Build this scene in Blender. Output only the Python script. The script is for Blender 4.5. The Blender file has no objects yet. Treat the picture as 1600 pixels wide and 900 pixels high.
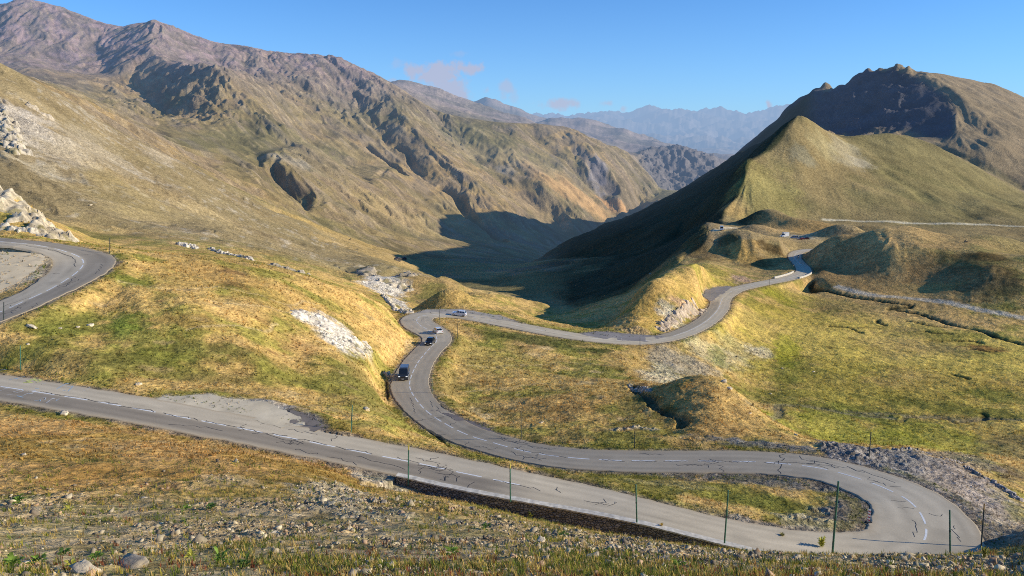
import bpy, bmesh, math, random
import numpy as np
from mathutils import Vector, Matrix
from mathutils.geometry import delaunay_2d_cdt
random.seed(7); np.random.seed(7)
Q = 1.0                       # terrain resolution
F, PITCH = 1150.0, math.atan(235/1150)
CP, SP = math.cos(PITCH), math.sin(PITCH)
SKY_TINT = (.36, .90, 1.44)
SUN_EL, SUN_BACK = math.radians(19.2), math.radians(4.0)   # sun: from the right, a little behind the viewer
C = bpy.context.scene.collection

def P(u, v, d):               # a point of the survey: pixel of the photograph + distance along the view axis
    X, Y = (u-800)/F*d, (450-v)/F*d
    return (X, d*CP+Y*SP, -d*SP+Y*CP)

# ------------------------------------------------------------------ noise
def hsh(ix, iy, seed):
    a = (ix.astype(np.int64)*374761393 + iy.astype(np.int64)*668265263 + seed*974711) & 0xffffffff
    a = ((a ^ (a >> 13))*1274126177) & 0xffffffff
    a = ((a ^ (a >> 16))*2246822519) & 0xffffffff
    return ((a ^ (a >> 15)) & 0xffffff).astype(np.float32)/np.float32(0xffffff)
def perlin(x, y, seed=0):
    x = np.asarray(x, np.float64); y = np.asarray(y, np.float64)
    ix, iy = np.floor(x).astype(np.int64), np.floor(y).astype(np.int64)
    fx, fy = (x-ix).astype(np.float32), (y-iy).astype(np.float32)
    ux, uy = fx*fx*fx*(fx*(fx*6-15)+10), fy*fy*fy*(fy*(fy*6-15)+10)
    def g(i, j):
        a = hsh(ix+i, iy+j, seed)*np.float32(2*math.pi)
        return np.cos(a)*(fx-i)+np.sin(a)*(fy-j)
    a = g(0,0); b = g(1,0); c = g(0,1); d = g(1,1)
    return 1.5*((a*(1-ux)+b*ux)*(1-uy)+(c*(1-ux)+d*ux)*uy)
def fbm(x, y, o=4, seed=0, gain=.5):
    x, y = np.asarray(x, np.float64), np.asarray(y, np.float64); s, a, f = 0, 1.0, 1.0
    for k in range(o):
        s = s+a*perlin(x*f+17.3*k, y*f-9.1*k, seed+k); a *= gain; f *= 2.03
    return s
def ridged(x, y, o=4, seed=0):
    x, y = np.asarray(x, np.float64), np.asarray(y, np.float64); s, a, f = 0, 1.0, 1.0
    for k in range(o):
        s = s+a*(1-2*np.abs(perlin(x*f+7.7*k, y*f+3.1*k, seed+k))); a *= .5; f *= 2.1
    return s
def sst(a, b, x):
    t = np.clip((x-a)/(b-a), 0, 1); return t*t*(3-2*t)
def erode_oct(px, py, dx, dy, seed):
    ix, iy = np.floor(px).astype(np.int64), np.floor(py).astype(np.int64)
    fx, fy = (px-ix).astype(np.float32), (py-iy).astype(np.float32)
    va = np.zeros_like(fx); vx = np.zeros_like(fx); vy = np.zeros_like(fx); wt = np.zeros_like(fx)
    for i in range(-1, 3):
        for j in range(-1, 3):
            qx = fx-i-(hsh(ix+i, iy+j, seed)-.5)*.8
            qy = fy-j-(hsh(ix+i, iy+j, seed+91)-.5)*.8
            w = np.exp(-2.2*(qx*qx+qy*qy)); wt += w
            m = (qx*dx+qy*dy)*np.float32(2*math.pi)
            s = np.sin(m)*w
            va += np.cos(m)*w; vx -= s*dx; vy -= s*dy
    return va/wt, vx/wt, vy/wt

# ------------------------------------------------------------------ roads (u, v, distance, half width)
ROAD_UP = [(-420,372,166,3.6),(-120,371,147,3.6),(0,377.5,140,3.6),(50,382,139.5,3.7),(95,391,138.5,4.2),(124,402,136,4.9),(130,413,132,5.1),(117,428,126,4.7),
           (82,450,118,3.9),(40,470,111.5,3.8),(0,487,106.5,3.7),(-60,512,102,3.5),(-150,548,98,3.4),(-260,585,96,3.4)]
ROAD = [(-330,570,95,3.4),(-120,588,91,3.4),(0,604,88.5,3.4),(150,627.5,86.5,3.4),(300,655,85,3.4),(450,684,83.8,3.4),(640,722,81.5,3.4),(720,739,79.8,3.4),
        (800,755,78,3.2),(900,776,76.5,2.9),(1000,796,74.2,2.5),(1100,822,72.3,2.4),(1200,843,71.0,2.7),(1300,860,70.6,3.4),(1395,866,70.8,4.4),(1440,848,72.8,5.0),
        (1446,820,77,5.0),(1427,789,82,4.8),(1392,767,85.8,4.5),(1335,746,90.2,4.0),(1270,730,93.8,3.6),(1180,722,96.3,3.4),(1080,720.5,97.4,3.4),(980,720,98.6,3.3),
        (900,716,100.3,3.3),(830,707,103.3,3.3),(770,692,108.3,3.3),(720,675,113.8,3.3),(672,647,124,3.3),(648,621,134.5,3.5),(640,602,143.6,3.7),(645,582,153,3.6),
        (656,562,164.4,3.5),(672,544,177,3.5),(682,533,184.5,3.6),(680,523,192,4.0),(668,515,198.5,4.6),(656,508,205,4.6),(651,501,212,4.6),(657,494.5,218.5,4.6),
        (676,491.5,223,4.2),(705,491.5,225,3.6),(740,496,223.5,3.4),(800,507.5,218.6,3.4),(860,519,213.5,3.4),(920,528,210.7,3.4),(980,533,210.4,3.4),
        (1030,530,215.4,3.4),(1075,517,227.8,3.4),(1105,500,244.6,3.5),(1122,482,264.6,3.6),(1129,465,287,3.6),(1150,452.5,306,3.5),(1190,443,322,3.5),
        (1230,435,338,3.5),(1253,427,354,3.6),(1255,418.5,369,3.5),(1248,410.5,388,3.4),(1242,403,406.6,3.5),(1243,396.5,425,3.5),(1253,392,438,3.4),(1275,390,445,3.4),(1310,392,442,3.4),(1345,395,436,3.4)]
def spline(pts, step):        # Catmull-Rom through world points, evenly resampled; rows x,y,z,hw
    W = np.array([P(*p[:3])+(p[3],) for p in pts]); n = len(W); out = []
    for i in range(n-1):
        p0, p1, p2, p3 = W[max(i-1,0)], W[i], W[i+1], W[min(i+2,n-1)]
        k = max(4, int(np.linalg.norm((p2-p1)[:3])/.25))
        t = np.linspace(0, 1, k, endpoint=False)[:,None]
        out.append(.5*((2*p1)+(-p0+p2)*t+(2*p0-5*p1+4*p2-p3)*t*t+(-p0+3*p1-3*p2+p3)*t**3))
    out = np.vstack(out+[W[-1:]])
    s = np.concatenate([[0], np.cumsum(np.linalg.norm(np.diff(out[:,:2], axis=0), axis=1))])
    n = int(s[-1]/step)+1; S = np.linspace(0, s[-1], n)
    o = np.stack([np.interp(S, s, out[:,k]) for k in range(4)], 1)
    k = int(6/step); ker = np.hanning(2*k+3)[1:-1]; ker /= ker.sum()
    for c in (2, 3):          # smooth grade and width
        o[:,c] = np.convolve(np.pad(o[:,c], k, mode='reflect', reflect_type='odd'), ker, mode='valid')
    return S, o
def normals2(o):
    t = np.gradient(o[:,:2], axis=0); t /= np.linalg.norm(t, axis=1)[:,None]
    return np.stack([-t[:,1], t[:,0]], 1)          # left normal
STEP = .5
RU_S, RU = spline(ROAD_UP, STEP); RM_S, RM = spline(ROAD, STEP)
RU_N, RM_N = normals2(RU), normals2(RM)
def road_at(u, v):            # index of the main-road sample that shows nearest the pixel
    x, y, z = RM[:,0], RM[:,1], RM[:,2]
    d = y*CP-z*SP; uu = 800+F*x/d; vv = 450-F*(y*SP+z*CP)/d
    return int(np.argmin((uu-u)**2+(vv-v)**2))

# ------------------------------------------------------------------ survey lines (u, v, distance)
L = []
def ln(*pts): L.append(list(pts))
# near slope below the viewpoint
ln((-700,905,12.5),(300,905,12.5),(800,905,12.5),(1300,905,13),(2300,905,13))
ln((-700,850,19),(300,850,20),(800,850,22),(1200,874,24),(2300,874,24))
ln((-700,760,40),(0,795,36),(300,795,37),(500,786,41),(600,782,46),(700,786,51),(800,806,53),(900,825,54),(1000,842,54),(1100,856,55),(1200,865,55),(1300,872,54),(1450,873,54),(1530,860,57),(1600,856,58),(2300,840,58))
ln((-700,690,62),(0,700,58),(200,705,59),(350,718,60),(450,732,62),(520,750,64),(570,765,66))
ln((560,757,72),(620,764,73),(660,772,73),(720,786,72.5),(800,806,71),(900,832,70),(1000,860,68),(1150,885,66),(1300,895,64.5),(1450,880,64),(1560,862,64))
# hairpin island
ln((850,742,88.5),(1000,762,85),(1100,778,81.5),(1200,795,79.5),(1290,795,81))
# outside the hairpin: gravel shoulder and its rim, then the drop to the meadow
ln((1120,688,103),(1180,687,104),(1250,688,104),(1310,693,101),(1350,704,99),(1385,704,104),(1420,700,107.5),(1480,716,103),(1530,740,97),(1600,783,88.5),(1750,850,79),(2300,900,72))
ln((1560,830,77),(1500,770,87),(1440,722,98))
ln((1250,693,130),(1310,697,127),(1385,708,124),(1420,705,124),(1480,722,118),(1530,747,110),(1600,790,98),(2300,890,90))
# grass between the lower and the upper arm
ln((0,560,94.5),(150,580,93.5),(300,590,100),(400,602,103),(500,620,107),(560,622,109),(590,630,114))
ln((0,525,99),(100,540,100),(200,540,103),(300,540,108),(400,545,112),(450,560,120.8),(520,560,127.6),(580,562,143),(606,575,150))
ln((100,478,112),(150,460,121),(185,430,132),(200,405,138))
ln((130,520,105),(200,500,111),(300,480,118),(400,500,127.7),(520,500,153),(600,520,171),(630,520,185))
ln((250,430,134),(330,440,140),(400,452,143),(480,470,156),(560,490,172))
ln((168,389,142),(230,393,150),(300,399,158),(400,410,168),(480,430,175),(540,448,183),(590,467,192),(622,486,202),(638,496,210))
ln((165,394,200),(300,405,205),(400,417,220),(480,437,230),(540,457,240),(590,478,250),(640,502,262))
# grass between the van bend and the far road
ln((700,640,129),(760,655,124),(850,675,112),(960,690,104),(1040,692,103))
ln((690,600,150),(760,628,139),(850,622,137),(920,612,139),(975,616,139),(1000,630,133))
ln((700,560,172),(760,590,158),(850,600,155),(940,598,157),(1000,590,166))
ln((720,520,200),(800,545,190),(900,560,186),(980,560,190))
ln((715,505,212),(790,517,209),(860,529,204),(930,540,201),(990,545,203))
# mound beside the road, its gully
ln((1040,612,139),(1062,600,139),(1085,594,139),(1110,598,138),(1135,607,136),(1180,637,126),(1225,670,113),(1252,688,105))
ln((1000,602,150),(1022,628,134),(1045,650,123),(1060,668,112))
ln((1085,660,110),(1140,660,111))
ln((1060,604,165),(1085,598,165),(1135,614,158),(1180,643,148),(1225,676,133))
# bank of the far road, the meadow
ln((1010,575,187),(1060,590,183),(1120,605,186),(1160,620,187))
ln((1040,552,204),(1100,550,213),(1150,545,228),(1180,510,258),(1230,465,310))
ln((1140,500,250),(1160,470,285),(1210,447,322))
ln((1180,620,190),(1250,600,201),(1400,580,210.6),(1600,590,201),(1800,600,195),(2300,600,190))
ln((1200,560,225),(1250,520,256),(1262,470,312))
ln((1262,455,331),(1330,470,309),(1400,490,284),(1500,512,260),(1600,540,235),(2300,580,205))
ln((1200,648,170),(1350,650,175),(1500,650,174),(1600,665,166),(2300,680,160))
ln((1240,678,157),(1300,690,158),(1450,690,156),(1600,720,140),(2300,740,135))
# track and hillocks on the right
ln((1268,434,340),(1300,445,329),(1350,460,309),(1450,470,297),(1530,483,283),(1600,497,268),(2300,560,220))
ln((1500,455,300),(1560,420,306),(1600,405,310),(1800,350,315),(2300,320,320))
ln((1500,430,335),(1560,413,340),(1600,405,345),(1800,365,345),(2300,340,350))
ln((1275,415,365),(1330,425,350),(1400,430,345),(1480,430,340))
ln((1272,400,398),(1300,390,398),(1335,382,393),(1375,371,390),(1430,374,390),(1500,380,384),(1560,386,380),(1600,391,375),(1800,380,375),(2300,350,370))
ln((1310,398,470),(1375,384,480),(1430,384,480),(1500,388,470),(1600,398,460),(2300,370,460))
# hillock inside the far bend
ln((955,508,232),(972,488,240),(990,463,250),(1012,440,262),(1045,414,280),(1075,408,286),(1110,404,291),(1140,412,300),(1165,422,310),(1192,432,319))
ln((1000,505,226),(1030,475,247),(1060,450,266),(1090,450,270),(1110,450,276))
ln((955,514,262),(1000,455,330),(1050,424,350),(1110,414,350),(1165,430,352),(1195,436,345))
# hill in front of the parking, parking terrace
ln((1060,392,425),(1085,376,440),(1112,365,452),(1160,362,457),(1200,370,452),(1228,384,445))
ln((1080,410,400),(1120,395,412),(1140,415,395),(1180,420,380),(1225,412,392))
ln((1110,371,500),(1160,368,500),(1200,373,490),(1230,372,482),(1262,375,478),(1300,378,490))
ln((1085,370,560),(1130,353,600),(1160,356,610),(1190,349,630),(1240,357,600),(1300,349,650),(1380,355,650),(1480,374,600),(1600,384,590),(2300,380,560))
# front peak: shaded ridge, its right shoulder, its foot
ln((1245,179,900),(1230,188,885),(1212,207,865),(1190,236,830),(1166,247,800),(1160,283,755),(1140,315,710),(1124,345,660),(1112,356,620))
ln((1245,179,900),(1258,181,905),(1285,199,925),(1320,217,950),(1350,210,985),(1385,207,1005),(1420,211,1020),(1470,233,1010),(1540,270,990),(1600,302,970),(2300,400,900))
ln((1135,349,690),(1200,344,700),(1300,346,720),(1450,350,720),(1600,355,710),(2300,390,680))
ln((1250,270,800),(1300,270,825),(1400,270,870),(1500,300,860))
ln((1245,192,1150),(1320,224,1150),(1420,219,1180),(1540,277,1120),(1600,307,1090),(2300,420,1000))
# back mountain and its long left edge
ln((838,409,1150),(870,392,1200),(900,374,1260),(960,350,1340),(1030,318,1440),(1075,295,1510),(1115,268,1590),(1150,245,1660),(1180,222,1720),(1215,188,1790),(1240,162,1795),(1270,141,1780),(1288,137,1770),(1300,138,1760),(1320,133,1740),(1350,113,1700),(1375,114,1660),(1400,110,1620),(1418,115,1590),(1440,113,1560),(1480,115,1650),(1520,122,1720),(1560,133,1735),(1600,150,1740),(1800,230,1640),(2300,300,1500))
ln((1440,113,1560),(1470,128,1490),(1500,150,1420),(1560,185,1340),(1620,220,1270),(1700,260,1200),(2300,380,1100))
ln((1262,216,1500),(1345,216,1420),(1420,213,1340),(1481,213,1270),(1545,227,1210))
ln((1440,222,1240),(1500,240,1190),(1600,290,1125))
ln((840,414,1400),(900,382,1600),(960,358,1850),(1030,326,2100),(1075,302,2300),(1115,318,2500),(1180,314,2600),(1215,310,2600),(1270,305,2600),(1350,300,2500),(1440,285,2300),(1600,260,2100),(2300,310,2000))
ln((1060,350,820),(1120,300,950),(1150,262,1050))
# shaded valley side
ln((830,494,252),(870,505,246),(930,514,240))
ln((830,500,330),(900,485,400),(960,470,420),(1000,442,480),(1050,415,490),(1085,395,520))
ln((760,458,600),(850,462,600),(930,430,680),(1000,400,760),(1060,375,800))
ln((700,445,760),(760,432,860),(810,415,1060),(832,411,1180))
ln((840,411,1500),(870,393,1850),(900,376,2100),(1000,336,2700))
# mound by the upper hairpin, ground behind it
ln((668,487,236),(700,477,246),(725,460,266),(742,452,276),(765,458,275),(800,476,262),(825,489,250))
ln((668,490,300),(742,460,360),(800,482,340),(830,497,320))
ln((560,440,400),(600,450,390),(640,470,350),(665,478,320))
ln((640,440,600),(600,428,480),(540,425,430),(480,415,380))
ln((180,384,300),(300,390,320),(400,402,340),(480,417,370))
# crag by the upper road and the hill face behind
ln((-600,200,200),(-100,250,182),(0,292,168),(30,300,168),(60,331,166),(90,371,160),(120,379,157))
ln((-120,362,158),(0,366,154),(60,372,153))
ln((-600,250,260),(0,302,220),(60,347,220),(95,376,200),(140,384,190))
ln((-600,300,330),(0,352,335),(150,376,320))
ln((-600,150,430),(0,250,430),(100,325,390),(200,355,400))
ln((-600,60,560),(0,180,540),(100,240,520),(200,300,500),(300,340,520),(400,372,580),(500,402,620),(580,413,640))
ln((-700,-60,740),(-300,0,720),(0,97,690),(50,124,700),(120,165,740),(200,215,790),(280,252,840),(350,287,900),(420,320,950),(480,346,1000),(560,378,1030),(620,398,1040),(670,420,1000))
ln((-700,-40,960),(0,106,950),(120,173,980),(200,223,1010),(280,260,1060),(350,294,1110),(420,327,1150),(480,352,1190),(560,382,1190),(640,402,1150))
# big mountain on the left
ln((100,135,1900),(200,185,1700),(300,250,1350),(400,292,1300),(480,336,1290),(560,360,1350),(640,362,1580),(700,371,1700),(760,387,1600),(820,406,1420))
ln((240,29,2900),(236,80,2520),(262,95,2400),(300,104,2250),(345,108,2150),(380,147,2050),(450,205,1900),(540,265,1800),(620,310,1800),(690,345,1850))
ln((170,120,2350),(210,140,2300),(260,186,1980),(330,190,1850),(400,238,1650))
ln((300,92,2620),(430,130,2560),(500,175,2450))
ln((590,124,2810),(640,190,2460),(700,250,2220),(770,310,2060),(830,360,2010))
ln((545,150,2690),(600,225,2360),(660,280,2130),(720,325,1960),(772,368,1830))
ln((720,186,2780),(790,240,2530),(850,290,2350),(905,340,2270))
ln((690,205,2690),(735,245,2520),(795,295,2330),(858,346,2260))
ln((880,200,2940),(930,252,2680),(985,305,2600))
ln((835,210,2860),(882,257,2660),(945,315,2590))
ln((430,150,2350),(470,215,2150),(520,262,2000))
ln((420,240,1560),(440,262,1480),(500,312,1400))
ln((395,268,1400),(430,285,1500),(480,322,1420))
ln((-700,40,3200),(-100,20,3100),(0,6,3100),(30,-3,3100),(60,0,3100),(100,12,3060),(150,32,3000),(190,42,2950),(222,36,2920),(240,28,2900),(262,40,2900),(300,55,2900),(345,67,2900),(370,70,2900),(440,82,2900),(480,85,2900),(520,87,2900),(560,106,2850),(590,122,2820),(620,138,2800),(680,174,2800),(720,182,2800),(780,190,2850),(840,192,2900),(880,196,2950),(920,215,2950),(985,242,3100),(1010,262,3100),(1030,296,3000))
ln((-700,120,2600),(0,70,2650),(80,100,2500),(150,90,2650))
ln((1000,296,2850),(1012,316,2720))
ln((-700,60,3900),(0,18,3800),(100,24,3700),(190,54,3600),(240,42,3600),(345,80,3600),(440,95,3600),(520,100,3600),(560,118,3500),(620,150,3400),(680,186,3400),(780,202,3400),(880,208,3400),(920,226,3400),(985,252,3500))
# dark cliffs closing the valley
ln((1010,318,3300),(1060,305,3700),(1110,300,3700))
ln((988,243,3900),(1010,236,4100),(1030,228,4200),(1060,224,4200),(1085,230,4200),(1118,243,4200),(1170,275,4200))
ln((900,222,4600),(988,252,5000),(1030,240,5000),(1060,238,5000),(1118,255,5000),(1300,280,5000))
# hazy ranges
ln((300,170,5200),(560,140,5200),(615,135,5200),(627,129,5200),(642,130,5200),(690,140,5200),(760,169,5200),(830,190,5200),(900,207,5200),(960,228,5300))
ln((300,190,6200),(560,160,6200),(640,146,6200),(690,155,6200),(760,185,6200),(830,204,6200),(900,222,6200))
ln((700,200,7200),(780,212,7200),(830,192,7200),(860,182,7200),(920,180,7200),(955,192,7200),(990,204,7200),(1040,226,7200),(1100,242,7200),(1400,250,7200))
ln((780,225,8200),(860,200,8200),(920,200,8200),(990,222,8200),(1040,240,8200),(1400,262,8200))
ln((500,180,9200),(700,168,9200),(735,157,9200),(760,143,9200),(780,150,9200),(800,159,9200),(850,182,9200),(930,205,9200),(1000,230,9200))
ln((500,210,11000),(760,170,11000),(850,205,11000),(1000,240,11000),(1300,262,11000))
ln((600,215,20000),(900,215,20000),(1050,232,20000),(1200,236,20000),(1500,230,20000))
ln((1000,200,24000),(1060,195,24000),(1120,205,24000),(1170,200,24000),(1220,195,24000))
ln((-700,200,29000),(500,200,29000),(900,188,29000),(935,180,29000),(960,186,29000),(1005,172,29000),(1030,176,29000),(1050,180,29000),(1062,176,29000),(1085,181,29000),(1108,174,29000),(1160,183,29000),(1195,177,29000),(1212,168,29000),(1230,172,29000),(1600,180,29000),(2300,190,29000))
ln((-700,215,33500),(1000,205,33500),(2300,215,33500))

pts = []
def addp(x, y, z):
    r = math.hypot(x, y); pts.append((math.atan2(x, y), math.log(r), z/r))
for line in L:
    for a, b in zip(line[:-1], line[1:]):
        n = max(1, int(abs(b[0]-a[0])/14+abs(b[1]-a[1])/14))
        n = min(n, 30)
        for k in range(n):
            t = k/n
            addp(*P(a[0]+(b[0]-a[0])*t, a[1]+(b[1]-a[1])*t, math.exp(math.log(a[2])*(1-t)+math.log(b[2])*t)))
    addp(*P(*line[-1]))
for az in np.radians(np.arange(-75, 76, 7.5)):
    for r, z in ((2.2, -2.1), (5, -3.6)): pts.append((az, math.log(r), z/r))
    pts.append((az, math.log(36000), -.03))
for S_, R_, N_ in ((RU_S, RU, RU_N), (RM_S, RM, RM_N)):
    for i in range(0, len(R_), 5):
        x, y, z, h = R_[i]
        addp(x, y, z)
        for s in (-1, 1): addp(x+N_[i,0]*s*(h+.6), y+N_[i,1]*s*(h+.6), z-.05)
pts = [p for p in pts if abs(p[0]) < 1.4]
KA = 2.4
key = {}
for p in pts: key[(round(p[0]*2500), round(p[1]*500))] = p
pts = np.array(list(key.values()))
cd = delaunay_2d_cdt([Vector((p[0]*KA, p[1])) for p in pts], [], [], 0, 1e-7, True)
dv, df, orig = cd[0], cd[2], cd[3]
tri = np.array([f for f in df if len(f) == 3])
tv = np.array([pts[o[0]][2] for o in orig])
tx = np.array([(v[0]/KA, v[1]) for v in dv])

# polar grid: columns of azimuth, rows of log distance
def piece(segs):
    out = []
    for a, b, n in segs: out.append(np.linspace(a, b, int(n*Q), endpoint=False))
    return np.concatenate(out)
AZ = piece([(-1.2,-.66,60),(-.66,.66,1180),(.66,1.2,60)])
LR = piece([(math.log(2.4),math.log(8),40),(math.log(8),math.log(60),420),(math.log(60),math.log(260),430),(math.log(260),math.log(1000),320),(math.log(1000),math.log(4300),440),(math.log(4300),math.log(35000),140)])
NA, NR = len(AZ), len(LR)
T = np.full((NR, NA), np.nan)
for t in tri:
    (x0,y0),(x1,y1),(x2,y2) = tx[t]
    i0, i1 = np.searchsorted(AZ, [min(x0,x1,x2), max(x0,x1,x2)]); j0, j1 = np.searchsorted(LR, [min(y0,y1,y2), max(y0,y1,y2)])
    if i1 <= i0 or j1 <= j0: continue
    det = (y1-y2)*(x0-x2)+(x2-x1)*(y0-y2)
    if abs(det) < 1e-14: continue
    A_, Y_ = AZ[None,i0:i1], LR[j0:j1,None]
    a = ((y1-y2)*(A_-x2)+(x2-x1)*(Y_-y2))/det; b = ((y2-y0)*(A_-x2)+(x0-x2)*(Y_-y2))/det; c = 1-a-b
    m = (a > -1e-6)&(b > -1e-6)&(c > -1e-6)
    T[j0:j1,i0:i1][m] = (a*tv[t[0]]+b*tv[t[1]]+c*tv[t[2]])[m]
for j in range(NR):
    m = np.isnan(T[j])
    if m.any() and not m.all(): T[j,m] = np.interp(AZ[m], AZ[~m], T[j,~m])
    elif m.all(): T[j] = T[j-1]
def blur(a, sr, sc):
    for ax, s in ((0, sr), (1, sc)):
        k = int(3*s)+1; g = np.exp(-.5*(np.arange(-k, k+1)/s)**2); g /= g.sum()
        p = np.pad(a, [(k,k) if i == ax else (0,0) for i in (0,1)], mode='edge')
        a = sum(g[i]*(p[i:i+a.shape[0]] if ax == 0 else p[:,i:i+a.shape[1]]) for i in range(2*k+1))
    return a
RR = np.exp(LR)[:,None]
Tn = blur(T, 7*Q, 8*Q); Tf = blur(T, 3*Q, 2.5*Q)
wfar = sst(500, 900, RR)
T = Tn*(1-wfar)+Tf*wfar
X = (np.sin(AZ)[None]*RR); Y = (np.cos(AZ)[None]*RR)
Z = T*RR
def mound(u, v, d, rx, ry, h):            # a hummock on the ground, longer toward the viewer when ry > rx
    global Z
    x, y, z = P(u, v, d); a = math.atan2(x, y); r = math.hypot(x, y); k = 3*max(rx, ry)
    j0, j1 = np.searchsorted(LR, [math.log(max(5, r-k)), math.log(r+k)]); ca, sa = math.cos(a), math.sin(a)
    dx, dy = X[j0:j1]-x, Y[j0:j1]-y
    Z[j0:j1] += 1.6*h*np.exp(-.5*(((dx*ca-dy*sa)/rx)**2+((dx*sa+dy*ca)/ry)**2)**1.2)
for m_ in ((1274,141,1775,9,14,6),(1289,138,1768,7,14,11),(1297,138,1764,4,10,5),(1312,138,1750,8,12,6),(1338,122,1712,12,14,7),(1356,114,1690,7,14,8),(1374,114,1660,7,12,5),(1403,111,1615,8,14,7),(1418,115,1590,6,12,7),(1228,174,1790,10,16,5),(1249,156,1790,12,14,5),(1090,604,134,7,10,1.1),(1395,425,362,13,26,7),(1330,405,385,10,14,3),(1500,425,345,14,26,6),(1560,395,368,12,14,4),(1290,405,390,9,14,4),(1450,385,380,12,12,2.5),(1165,398,425,9,22,5),(1100,385,445,12,16,4),(1225,395,420,9,12,4),
           (1322,369,500,14,10,7),(1200,354,620,16,14,8),(1262,358,590,20,12,5),(1180,356,560,10,10,3),(1375,362,560,18,12,4),(1090,372,600,14,20,5),(1256,446,335,5,6,-3.5),(1040,455,255,8,10,2),
           (690,474,250,8,5,3.5),(610,428,470,14,20,3),(590,424,450,8,16,2),(640,432,480,10,12,2.5),(640,455,380,20,14,5)): mound(*m_)
def grad(Z):
    zr = np.gradient(Z, axis=0)/np.gradient(RR[:,0])[:,None]
    za = np.gradient(Z, axis=1)/np.gradient(AZ)[None]/RR
    s, c = np.sin(AZ)[None], np.cos(AZ)[None]
    return zr*s+za*c, zr*c-za*s
# ------------------------------------------------------------------ erosion gullies, rock and turf relief
gx, gy = grad(blur(Z, 8*Q, 10*Q))
def gullies(j0, j1, cell, amp, octv, seed):
    x, y = X[j0:j1], Y[j0:j1]; gxx, gyy = gx[j0:j1].astype(np.float32), gy[j0:j1].astype(np.float32)
    sl = np.sqrt(gxx**2+gyy**2)+1e-5; k = np.minimum(2.3, sl*8.0)/sl
    dx, dy = gyy*k, -gxx*k
    x = x+cell*.35*fbm(x/cell/1.5, y/cell/1.5, 2, seed+5); y = y+cell*.35*fbm(x/cell/1.5+31, y/cell/1.5, 2, seed+6)
    h = 0; hx = 0; hy = 0; a, f = 1.0, 1.0
    for o in range(octv):
        e, ex, ey = erode_oct(x/cell*f, y/cell*f, dx+hy*1.1, dy-hx*1.1, seed+o*7)
        h = h+e*a; hx = hx+ex*a; hy = hy+ey*a; a *= .47; f *= 2.0
    return h*amp*sst(.05, .38, sl)
jf = int(np.searchsorted(LR, math.log(850)))
j5 = int(np.searchsorted(LR, math.log(4600)))
G = np.zeros_like(Z)
wf = sst(900, 1500, RR)
UA = 800+F*np.tan(AZ)[None]*.98          # where a bearing falls across the view
right = sst(1090, 1190, UA)*(1-sst(1120, 1250, RR))     # the smooth grassy peak
right = np.maximum(right, .6*sst(900, 1000, UA)*(1-sst(2300, 2500, RR)))
soft = 1-.8*right
G[jf:] += gullies(jf, NR, 260.0, 6.0, 5, 11)*(wf*soft)[jf:]*(1+1.5*sst(4000, 9000, RR[jf:]))
jm = int(np.searchsorted(LR, math.log(240)))
wm = sst(260, 420, RR)*(1-sst(1000, 1600, RR))
G[jm:j5] += gullies(jm, j5, 110.0, 2.4, 4, 51)*soft[jm:j5]*wm[jm:j5]
rough = np.zeros_like(Z)
rough[jf:] += (ridged(X[jf:]/170, Y[jf:]/170, 5, 3)-.3)*7.0*(wf*soft)[jf:]*sst(.25, .6, np.hypot(gx, gy)[jf:])*(1+3*sst(12000, 25000, RR[jf:]))
jx = int(np.searchsorted(LR, math.log(4600)))
rough[jx:] += (ridged(X[jx:]/650, Y[jx:]/650, 5, 4)-.3)*22*sst(4600, 5200, RR[jx:])+(ridged(X[jx:]/2600, Y[jx:]/2600, 6, 6)-.2)*260*sst(12000, 20000, RR[jx:])
rough[jf:] += (ridged(X[jf:]/60, Y[jf:]/60, 4, 13)-.2)*2.6*(wf*soft)[jf:]*sst(.2, .5, np.hypot(gx, gy)[jf:])
crag = sst(1150, 1230, UA)*(1-sst(1360, 1425, UA))*sst(1450, 1600, RR)*(1-sst(1850, 2000, RR))
crag = np.maximum(crag, .8*sst(180, 215, UA)*(1-sst(370, 420, UA))*sst(1850, 2100, RR)*(1-sst(2500, 2700, RR)))
crag = np.maximum(crag, .5*sst(380, 420, UA)*(1-sst(600, 640, UA))*sst(2400, 2600, RR)*(1-sst(3100, 3300, RR)))
crag = np.maximum(crag, 1.2*sst(985, 1000, UA)*sst(3600, 3800, RR)*(1-sst(4600, 4900, RR)))
rough[jf:] += crag[jf:]*((ridged(X[jf:]/85, Y[jf:]/85, 4, 17)-.45)*11+(ridged(X[jf:]/28, Y[jf:]/28, 3, 18)-.2)*4)
rough[jm:j5] += fbm(X[jm:j5]/45, Y[jm:j5]/45, 5, 8)*1.3*wm[jm:j5]
jn = int(np.searchsorted(LR, math.log(420)))
wn = (1-sst(300, 420, RR[:jn]))
rough[:jn] += wn*(fbm(X[:jn]/14, Y[:jn]/14, 3, 21)*.35*sst(25, 90, RR[:jn])+fbm(X[:jn]/2.6, Y[:jn]/2.6, 3, 22)*.16*sst(8, 40, RR[:jn])+fbm(X[:jn]/.6, Y[:jn]/.6, 2, 23)*.04)
Z = Z+G+rough

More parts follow.
